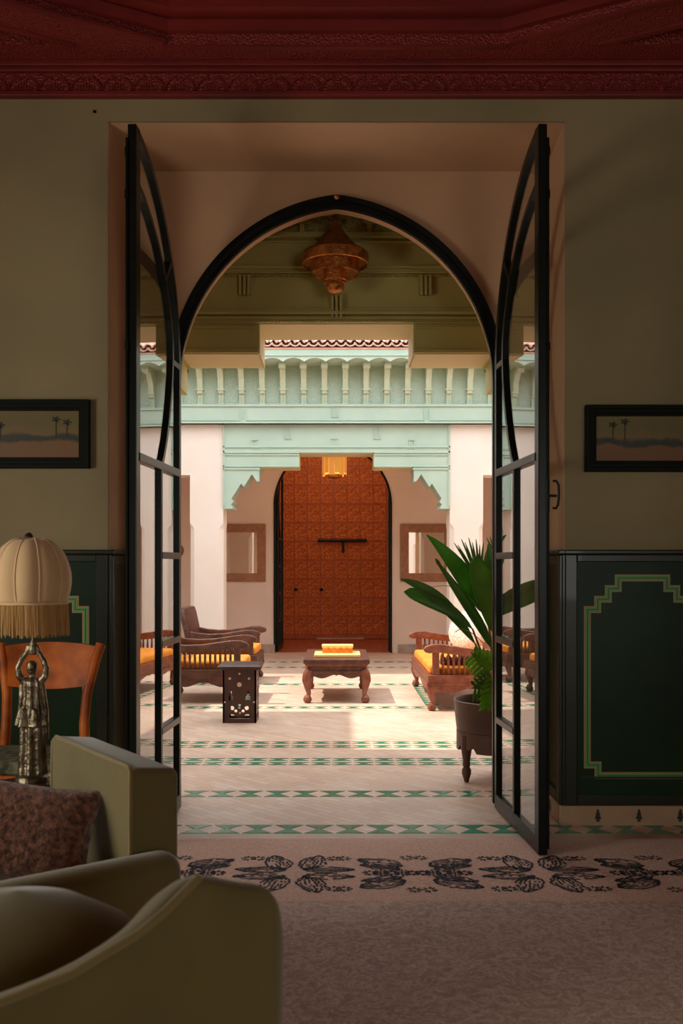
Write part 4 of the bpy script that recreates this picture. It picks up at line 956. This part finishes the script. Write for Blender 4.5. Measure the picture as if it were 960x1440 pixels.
def lobe(m, c, ang, L_, W_, stripes=4):
    """paisley lobe: outline plus inner curved stripes; starts at c and points along ang"""
    ca_, sa = math.cos(ang), math.sin(ang); c = Vector(c)
    def T(u, v): return c + Vector((u * ca_ - v * sa, u * sa + v * ca_))
    n = 12
    for s in range(-stripes, stripes + 1):
        k_ = s / stripes
        dabs(m, [T(L_ * i / n, W_ / 2 * k_ * max(0, math.sin(math.pi * (i / n) ** 0.8)) ** 0.7 + 0.015 * L_ * math.sin(i)) for i in range(n + 1)], 0.009 if abs(s) < stripes else 0.011, 0.4 if abs(s) < stripes else 0.15)
def star(m, c):
    for a in range(8):
        d = Vector((math.cos(a * math.pi / 4), math.sin(a * math.pi / 4)))
        dabs(m, [Vector(c) + d * 0.012, Vector(c) + d * 0.034], 0.010, 0)
def motifA():
    m = MB()
    for s in (-1, 1):
        for t in (-1, 1):
            lobe(m, (s * 0.035, t * 0.045), 0 if s > 0 else math.pi, 0.22, 0.075, 2)
            lobe(m, (s * 0.05, t * 0.05), t * R(90 - s * 16) if t > 0 else -R(90 - s * 16), 0.20, 0.11, 3)
            star(m, (s * 0.165, t * 0.20)); star(m, (s * 0.21, t * 0.20))
    return m
def motifB():
    m = MB()
    for s in (-1, 1):
        for t in (-1, 1):
            ang = math.atan2(t * 0.5, s)
            lobe(m, (s * 0.06, t * 0.09), ang, 0.21, 0.11, 3)
            lobe(m, (s * 0.07, t * 0.05), math.atan2(t * 0.34, s * 1.0), 0.18, 0.06, 2)
            for q in range(5): star(m, (s * (0.02 + 0.045 * q), t * 0.012 * (q % 2)))
        star(m, (0.03 * s, 0.21)); star(m, (0.03 * s, -0.21))
    return m
mesh_m = []
for k_ in range(2):
    me = (motifA() if k_ == 0 else motifB()).mesh('carpet_motif'); me.materials.append(MT['carpetmark']); mesh_m.append(me)
x = -0.18
for i in range(-4, 6):
    o = link('carpet_motif', mesh_m[abs(i) % 2], ca, loc=(-0.178 + i * 0.519, 4.035, 0.0135)); o['kind'] = 'stuff'

# ------------------------------------------------------------------ dining chair by the wainscot
dc = thing('side_chair', 'honey burr wood chair with floral seat behind the lamp', 'chair', (-1.272, 4.02, 0.016), 0)
for s in (-1, 1):
    q = MB()
    pts = [Vector((s * 0.165, 0.20, 0.0)), Vector((s * 0.175, 0.175, 0.25)), Vector((s * 0.178, 0.165, 0.45)), Vector((s * 0.17, 0.175, 0.60)), Vector((s * 0.175, 0.20, 0.72)), Vector((s * 0.20, 0.235, 0.86)), Vector((s * 0.222, 0.26, 0.94))]
    q.tube(pts, [0.021, 0.022, 0.024, 0.022, 0.022, 0.023, 0.022], 8); q.build('back_post', 'honey', dc, smooth=50)
    q = MB(); q.tube([(s * 0.20, -0.20, 0.43), (s * 0.202, -0.205, 0.2), (s * 0.205, -0.215, 0.0)], [0.026, 0.022, 0.016], 8); q.build('front_leg', 'honey', dc, smooth=50)
q = MB(); n = 12; vs = []; fs = []
for i in range(n + 1):
    t = -1 + 2 * i / n
    for z, dy in ((0.745 + 0.018 * t * t, 0.20), (0.948 - 0.018 * t * t, 0.255)):
        wz = 0.175 + 0.035 * (z - 0.74) / 0.2
        y = dy + 0.03 * (1 - t * t)
        vs += [(t * wz, y - 0.012, z), (t * wz, y + 0.012, z)]
for i in range(n):
    a, b_ = i * 4, (i + 1) * 4
    fs += [(a, b_, b_+2, a+2), (a+1, a+3, b_+3, b_+1), (a, a+1, b_+1, b_), (a+2, b_+2, b_+3, a+3)]
fs += [(0, 2, 3, 1), (n*4, n*4+1, n*4+3, n*4+2)]
q.add(vs, fs); q.build('crest_panel', 'honey', dc, smooth=40)
MB().box(-0.225, 0.225, -0.225, 0.19, 0.415, 0.455).build('seat_rail', 'honey', dc, bevel=0.008)
MB().box(-0.215, 0.215, -0.215, 0.165, 0.452, 0.51).build('seat_pad', 'fabric', dc, bevel=0.02, seg=4)

# ------------------------------------------------------------------ lamp and its table
LY = 3.4; lk = 1350 / LY
LX = (44 - 473) * LY / 1350
zb = 1.3 - (1107 - 797) * LY / 1350
lt_ = thing('side_table', 'dark low round table carrying the figurine lamp', 'table', (LX - 0.02, LY, 0.0125))
MB().lathe([(0, zb - 0.041), (0.19, zb - 0.041), (0.2, zb - 0.03), (0.195, zb - 0.0165), (0, zb - 0.0165)], seg=32).build('table_top', 'tablewood', lt_, smooth=40)
MB().lathe([(0, 0.0), (0.14, 0.0), (0.14, 0.025), (0.05, 0.06), (0.028, 0.14), (0.035, 0.3), (0.028, zb - 0.1), (0.06, zb - 0.042), (0, zb - 0.042)], seg=20).build('pedestal', 'tablewood', lt_, smooth=40)
lp = thing('table_lamp', 'bronze figurine table lamp with fringed cream silk shade', 'lamp', (LX, LY, zb))
def lz(py): return (1107 - py) / lk
def lx(px): return (px - 44) / lk
MB().lathe([(0, 0), (0.075, 0), (0.078, 0.012), (0.07, 0.02), (0.062, 0.03), (0.06, 0.042), (0.05, 0.05), (0, 0.052)], (0.008, 0, 0), 24).build('lamp_base', 'bronze', lp, smooth=40)
# figurine: one fused surface
fg = MB(); f0 = lx(46)
prof = [(0.0, lz(1094)), (0.050, lz(1092)), (0.046, lz(1075)), (0.043, lz(1050)), (0.041, lz(1020)), (0.040, lz(1000)), (0.034, lz(985)), (0.030, lz(975)), (0.033, lz(965)), (0.032, lz(958)), (0.020, lz(953)), (0.0, lz(952))]
fg.lathe(prof, (f0, 0, 0), 40, sx=1.0, sy=0.8, ripple=0.13, rn=8)
fg.lathe([(0, lz(1022)), (0.052, lz(1020)), (0.046, lz(1008)), (0.038, lz(996)), (0, lz(994))], (f0 - 0.004, 0, 0), 36, sx=1.05, sy=0.85, ripple=0.16, rn=6)
for a, b_ in (((f0 + 0.03, 0.0, lz(958)), (f0 + 0.046, 0.01, lz(1040))), ((f0 - 0.036, 0.0, lz(962)), (f0 - 0.044, 0, lz(1000)))):
    fg.tube([a, Vector(a).lerp(Vector(b_), 0.5) + Vector((0.004, 0, 0)), b_], [0.012, 0.013, 0.009], 8)
fg.tube([(f0, 0, lz(956)), (f0, 0, lz(944))], [0.013, 0.012], 10)
fg.lathe([(0, -0.026), (0.013, -0.022), (0.019, -0.008), (0.020, 0.004), (0.016, 0.018), (0, 0.025)], (f0 - 0.002, -0.002, lz(938)), 14)
fg.lathe([(0, -0.012), (0.012, -0.008), (0.014, 0), (0.01, 0.01), (0, 0.013)], (f0, 0.016, lz(935)), 10)
fg.tube([(f0 - 0.002, -0.02, lz(939)), (f0 - 0.002, -0.025, lz(941))], [0.004, 0.003], 6)
for s, xe in ((-1, -0.050), (1, 0.050)):
    fg.tube([(f0 + s * 0.026, 0, lz(960)), (f0 + s * 0.046, -0.004, lz(950)), (f0 + xe, -0.006, lz(939)), (f0 + s * 0.040, -0.004, lz(928)), (f0 + s * 0.022, 0, lz(918)), (f0 + s * 0.012, 0, lz(908))], [0.015, 0.013, 0.0115, 0.0105, 0.009, 0.009], 8)
fg.lathe([(0, lz(921)), (0.014, lz(920)), (0.017, lz(914)), (0.012, lz(905)), (0.006, lz(898)), (0.006, lz(893)), (0, lz(892))], (f0 + 0.002, 0, 0), 12)
fo = fg.build('figurine', 'bronze', lp, smooth=180)
rm = fo.modifiers.new('fuse', 'REMESH'); rm.mode = 'VOXEL'; rm.voxel_size = 0.0022; rm.use_smooth_shade = True
sm_ = fo.modifiers.new('soft', 'SMOOTH'); sm_.iterations = 2; sm_.factor = 0.3
MB().tube([(0.006, 0, lz(895)), (0.002, 0, lz(760))], 0.006, 8).build('stem', 'bronze', lp)
# shade: scalloped gores
prof = [(20, 757), (30, 761), (40, 769), (47, 780), (52, 792), (55.5, 806), (56, 818), (54.5, 830), (51.5, 841), (49.5, 848)]
NG = 10; sg = 120; vs = []; fs = []; n = len(prof)
for i in range(sg):
    a = 2 * math.pi * i / sg + 0.2; ph = (i % (sg // NG)) / (sg // NG)
    kk = 1 - 0.055 * (1 - math.sin(math.pi * ph))
    for j, (r, y) in enumerate(prof):
        k2 = 1 + (kk - 1) * (1 if 0 < j < n - 1 else 0.25)
        vs.append((r / lk * k2 * math.cos(a), r / lk * k2 * math.sin(a), lz(y)))
for i in range(sg):
    j = (i + 1) % sg
    for q_ in range(n - 1): fs.append((i*n+q_, j*n+q_, j*n+q_+1, i*n+q_+1))
m = MB(); m.add(vs, fs); so = m.build('lamp_shade', 'shade', lp, smooth=30); so.modifiers.new('thick', 'SOLIDIFY').thickness = 0.002
for g_ in range(NG):
    a = 2 * math.pi * g_ / NG + 0.2
    MB().tube([(r * 0.955 / lk * math.cos(a), r * 0.955 / lk * math.sin(a), lz(y)) for r, y in prof], 0.0028, 6).build('shade_rib', 'rib', so)
MB().tube([(49.8 / lk * math.cos(a), 49.8 / lk * math.sin(a), lz(848)) for a in [2*math.pi*i/48 for i in range(49)]], 0.004, 6).build('shade_trim', 'rib', so)
m = MB()
for i in range(260):
    a = 2 * math.pi * i / 260; r0 = 49.5 / lk + random.uniform(-0.002, 0.002); r1 = 50.5 / lk + random.uniform(-0.004, 0.004); z1 = lz(892 + random.uniform(-3, 3)); w_ = 0.0017
    c, s_ = math.cos(a), math.sin(a); t = Vector((-s_, c, 0)) * w_
    p0 = Vector((r0 * c, r0 * s_, lz(848))); p1 = Vector((r1 * c, r1 * s_, z1)); nn = Vector((c, s_, 0)) * 0.0012
    m.add([p0 - t, p0 + t, p0 + nn, p1 - t, p1 + t, p1 + nn], [(0, 1, 4, 3), (1, 2, 5, 4), (2, 0, 3, 5)])
m.build('fringe', 'fringe', so)['kind'] = 'stuff'
MB().lathe([(0, 0), (0.014, 0.001), (0.017, 0.008), (0.012, 0.014), (0.008, 0.018), (0, 0.021)], (-0.008, 0, lz(757)), 12).build('finial', 'bronze', lp, smooth=50)

# ------------------------------------------------------------------ green velvet armchairs
ch = thing('velvet_armchair', 'olive green velvet armchair with box back, behind the nearest armchair', 'armchair', (-0.938, 2.69, 0), math.atan2(-0.6, -0.8), 'green velvet armchairs')
q = MB(); q.add([(-.25,-.3,.3),(-.25,.3,.3),(-.40,.3,.3),(-.40,-.3,.3),(-.25,-.3,.748),(-.25,.3,.742),(-.40,.3,.722),(-.40,-.3,.728)], [(0,1,2,3),(4,7,6,5),(0,4,5,1),(1,5,6,2),(2,6,7,3),(3,7,4,0)])
bk_ = q.build('backrest', 'velvet', ch, bevel=0.022, seg=4)
MB().tube([(-.252, -.28, .30), (-.252, -.29, .62), (-.254, -.288, .73), (-.258, -.27, .746), (-.258, .27, .740), (-.254, .29, .728), (-.250, .298, .70), (-.250, .298, .40)], 0.006, 6).build('back_piping', 'velvet2', bk_, smooth=80)
for s in (-1, 1):
    q = MB().box(-.37, .36, *sorted((s*.285, s*.40)), .28, .515); q.build('arm_rest', 'velvet', ch, bevel=0.052, seg=6)
    q = MB().box(-.35, .33, *sorted((s*.30, s*.375)), .10, .42); q.build('arm_side', 'velvet', ch, bevel=0.02, seg=3)
MB().box(-.38, .34, -.31, .31, .10, .30).build('seat_base', 'velvet', ch, bevel=0.02, seg=3)
MB().box(-.25, .36, -.285, .285, .28, .43).build('seat_cushion', 'velvet', ch, bevel=0.05, seg=5)
for sx in (-0.33, 0.30):
    for sy in (-0.3, 0.3): MB().lathe([(0, 0), (0.018, 0), (0.026, 0.1), (0, 0.101)], (sx, sy, 0), 10).build('foot', 'darkwood', ch)
# knitted cushion on it
def pillow(name, m, sx, sy, sz, n=18, rough=0.0):
    vs = []; fs = []
    for side in (1, -1):
        for i in range(n + 1):
            for j in range(n + 1):
                u = -1 + 2*i/n; v = -1 + 2*j/n
                e = max(0, (1 - u**4) * (1 - v**4)) ** 0.55
                pin = 1 - 0.06 * (1 - abs(u)) * 0 - 0.07 * (u*u) * (1 - v*v) * 0
                vs.append((u * sx * (1 - 0.07 * (1 - v*v) * abs(u)), v * sy * (1 - 0.07 * (1 - u*u) * abs(v)), side * sz * e + rough * random.uniform(-1, 1)))
    K = n + 1
    for s in range(2):
        o_ = s * K * K
        for i in range(n):
            for j in range(n):
                a = o_ + i*K + j; fs.append((a, a+K, a+K+1, a+1))
    me = bpy.data.meshes.new(name); me.from_pydata(vs, [], fs); me.materials.append(MT[m])
    bm = bmesh.new(); bm.from_mesh(me); bmesh.ops.remove_doubles(bm, verts=bm.verts, dist=0.002); bmesh.ops.recalc_face_normals(bm, faces=bm.faces); bm.to_mesh(me); bm.free()
    for p in me.polygons: p.use_smooth = True
    return link(name, me)
pw_ = pillow('knitted_cushion', 'throw', 0.215, 0.145, 0.065, 22, 0.003)
pw_.location = (-0.89, 2.68, 0.56); pw_.rotation_euler = (R(62), R(10), R(8)); tag(pw_, 'fluffy brown knitted cushion on the green armchair', 'cushion')

# nearest tub armchair (its curved outer back fills the bottom left corner)
tbc = thing('velvet_armchair', 'nearest olive green velvet tub armchair with sweeping piped back', 'armchair', (-0.55, 1.25, 0), 0, 'green velvet armchairs')
O = Vector((-0.55, 1.25, 0))
rim = [(-0.88, 1.76, .56), (-0.62, 1.80, .58), (-0.4, 1.79, .60), (-0.24, 1.74, .62), (-0.13, 1.66, .64), (-0.085, 1.57, .70), (-0.08, 1.49, .775), (-0.092, 1.455, .803), (-0.13, 1.44, .806), (-0.17, 1.432, .815), (-0.203, 1.422, .828), (-0.2195, 1.405, .815), (-0.245, 1.372, .795), (-0.276, 1.342, .775), (-0.358, 1.306, .735), (-0.4555, 1.295, .70), (-0.56, 1.28, .675), (-0.72, 1.27, .655), (-0.88, 1.28, .64)]
RP = [Vector(p) - O for p in rim]
cen = Vector((-0.55, 1.53, 0)) - O
vs = []; fs = []; n = len(RP); rows = 9
for i, p in enumerate(RP):
    t = (RP[min(i+1, n-1)] - RP[max(i-1, 0)]); t.z = 0; t.normalize(); nn = Vector((t.y, -t.x, 0))
    if nn.dot(cen - Vector((p.x, p.y, 0))) < 0: nn = -nn
    th = 0.10
    # outer foot, outer mid, outer top, rounded rim, inner top, inner foot
    o1 = p.copy(); o1.z = 0.10; o1 += nn * 0.03
    o2 = p.copy(); o2.z = 0.40; o2 += nn * 0.006
    o3 = p - Vector((0, 0, 0.06)); o4 = p - Vector((0, 0, 0.014)) + nn * 0.003; o5 = p + nn * 0.016; o6 = p + nn * (th * 0.5) - Vector((0, 0, 0.004)); o7 = p + nn * th - Vector((0, 0, 0.04)); o8 = p + nn * (th + 0.01); o8.z = 0.40; o9 = o8.copy(); o9.z = 0.12
    vs += [o1, o2, o3, o4, o5, o6, o7, o8, o9]
for i in range(n - 1):
    for k_ in range(rows - 1): fs.append((i*rows+k_, i*rows+k_+1, (i+1)*rows+k_+1, (i+1)*rows+k_))
    fs.append((i*rows+rows-1, i*rows, (i+1)*rows, (i+1)*rows+rows-1))
fs.append(tuple(range(rows))); fs.append(tuple((n-1)*rows + k_ for k_ in reversed(range(rows))))
m = MB(); m.add(vs, fs); sh = m.build('curved_back', 'velvet', tbc, smooth=75)
sb_ = sh.modifiers.new('sub', 'SUBSURF'); sb_.levels = 1; sb_.render_levels = 2
MB().tube([RP[i] + Vector((0, 0, 0.0)) for i in range(10, n)], 0.0065, 8).build('rim_piping', 'velvet2', sh, smooth=80)
q = MB(); vs = []; fs = []
# loose domed cushion inside
cu = MB().lathe([(0, -0.16), (0.7, -0.15), (0.95, -0.09), (1.0, 0.0), (0.93, 0.08), (0.72, 0.145), (0.4, 0.185), (0, 0.2)], (0, 0, 0), 40)
cv = [(0.03 + v[0] * 0.25, 0.315 + v[1] * 0.16, 0.57 + v[2] * 0.95) for v in cu.v]
m = MB(); m.add(cv, cu.f); m.build('loose_cushion', 'velvet', tbc, smooth=70)
MB().lathe([(0, 0.10), (0.36, 0.10), (0.37, 0.2), (0.36, 0.40), (0.30, 0.43), (0, 0.44)], (cen.x + 0.02, cen.y, 0), 32, sx=0.95, sy=0.55).build('seat', 'velvet', tbc, smooth=40)
for a in range(4):
    x, y = cen.x + 0.25 * math.cos(R(45 + 90*a)), cen.y + 0.22 * math.sin(R(45 + 90*a)); MB().lathe([(0, 0), (0.02, 0), (0.028, 0.105), (0, 0.106)], (x, y, 0.0), 10).build('foot', 'darkwood', tbc)
for o in bpy.data.objects:
    if o.parent is None and o.name.split('.')[0] in ('velvet_armchair',): o.location.z = 0.0125
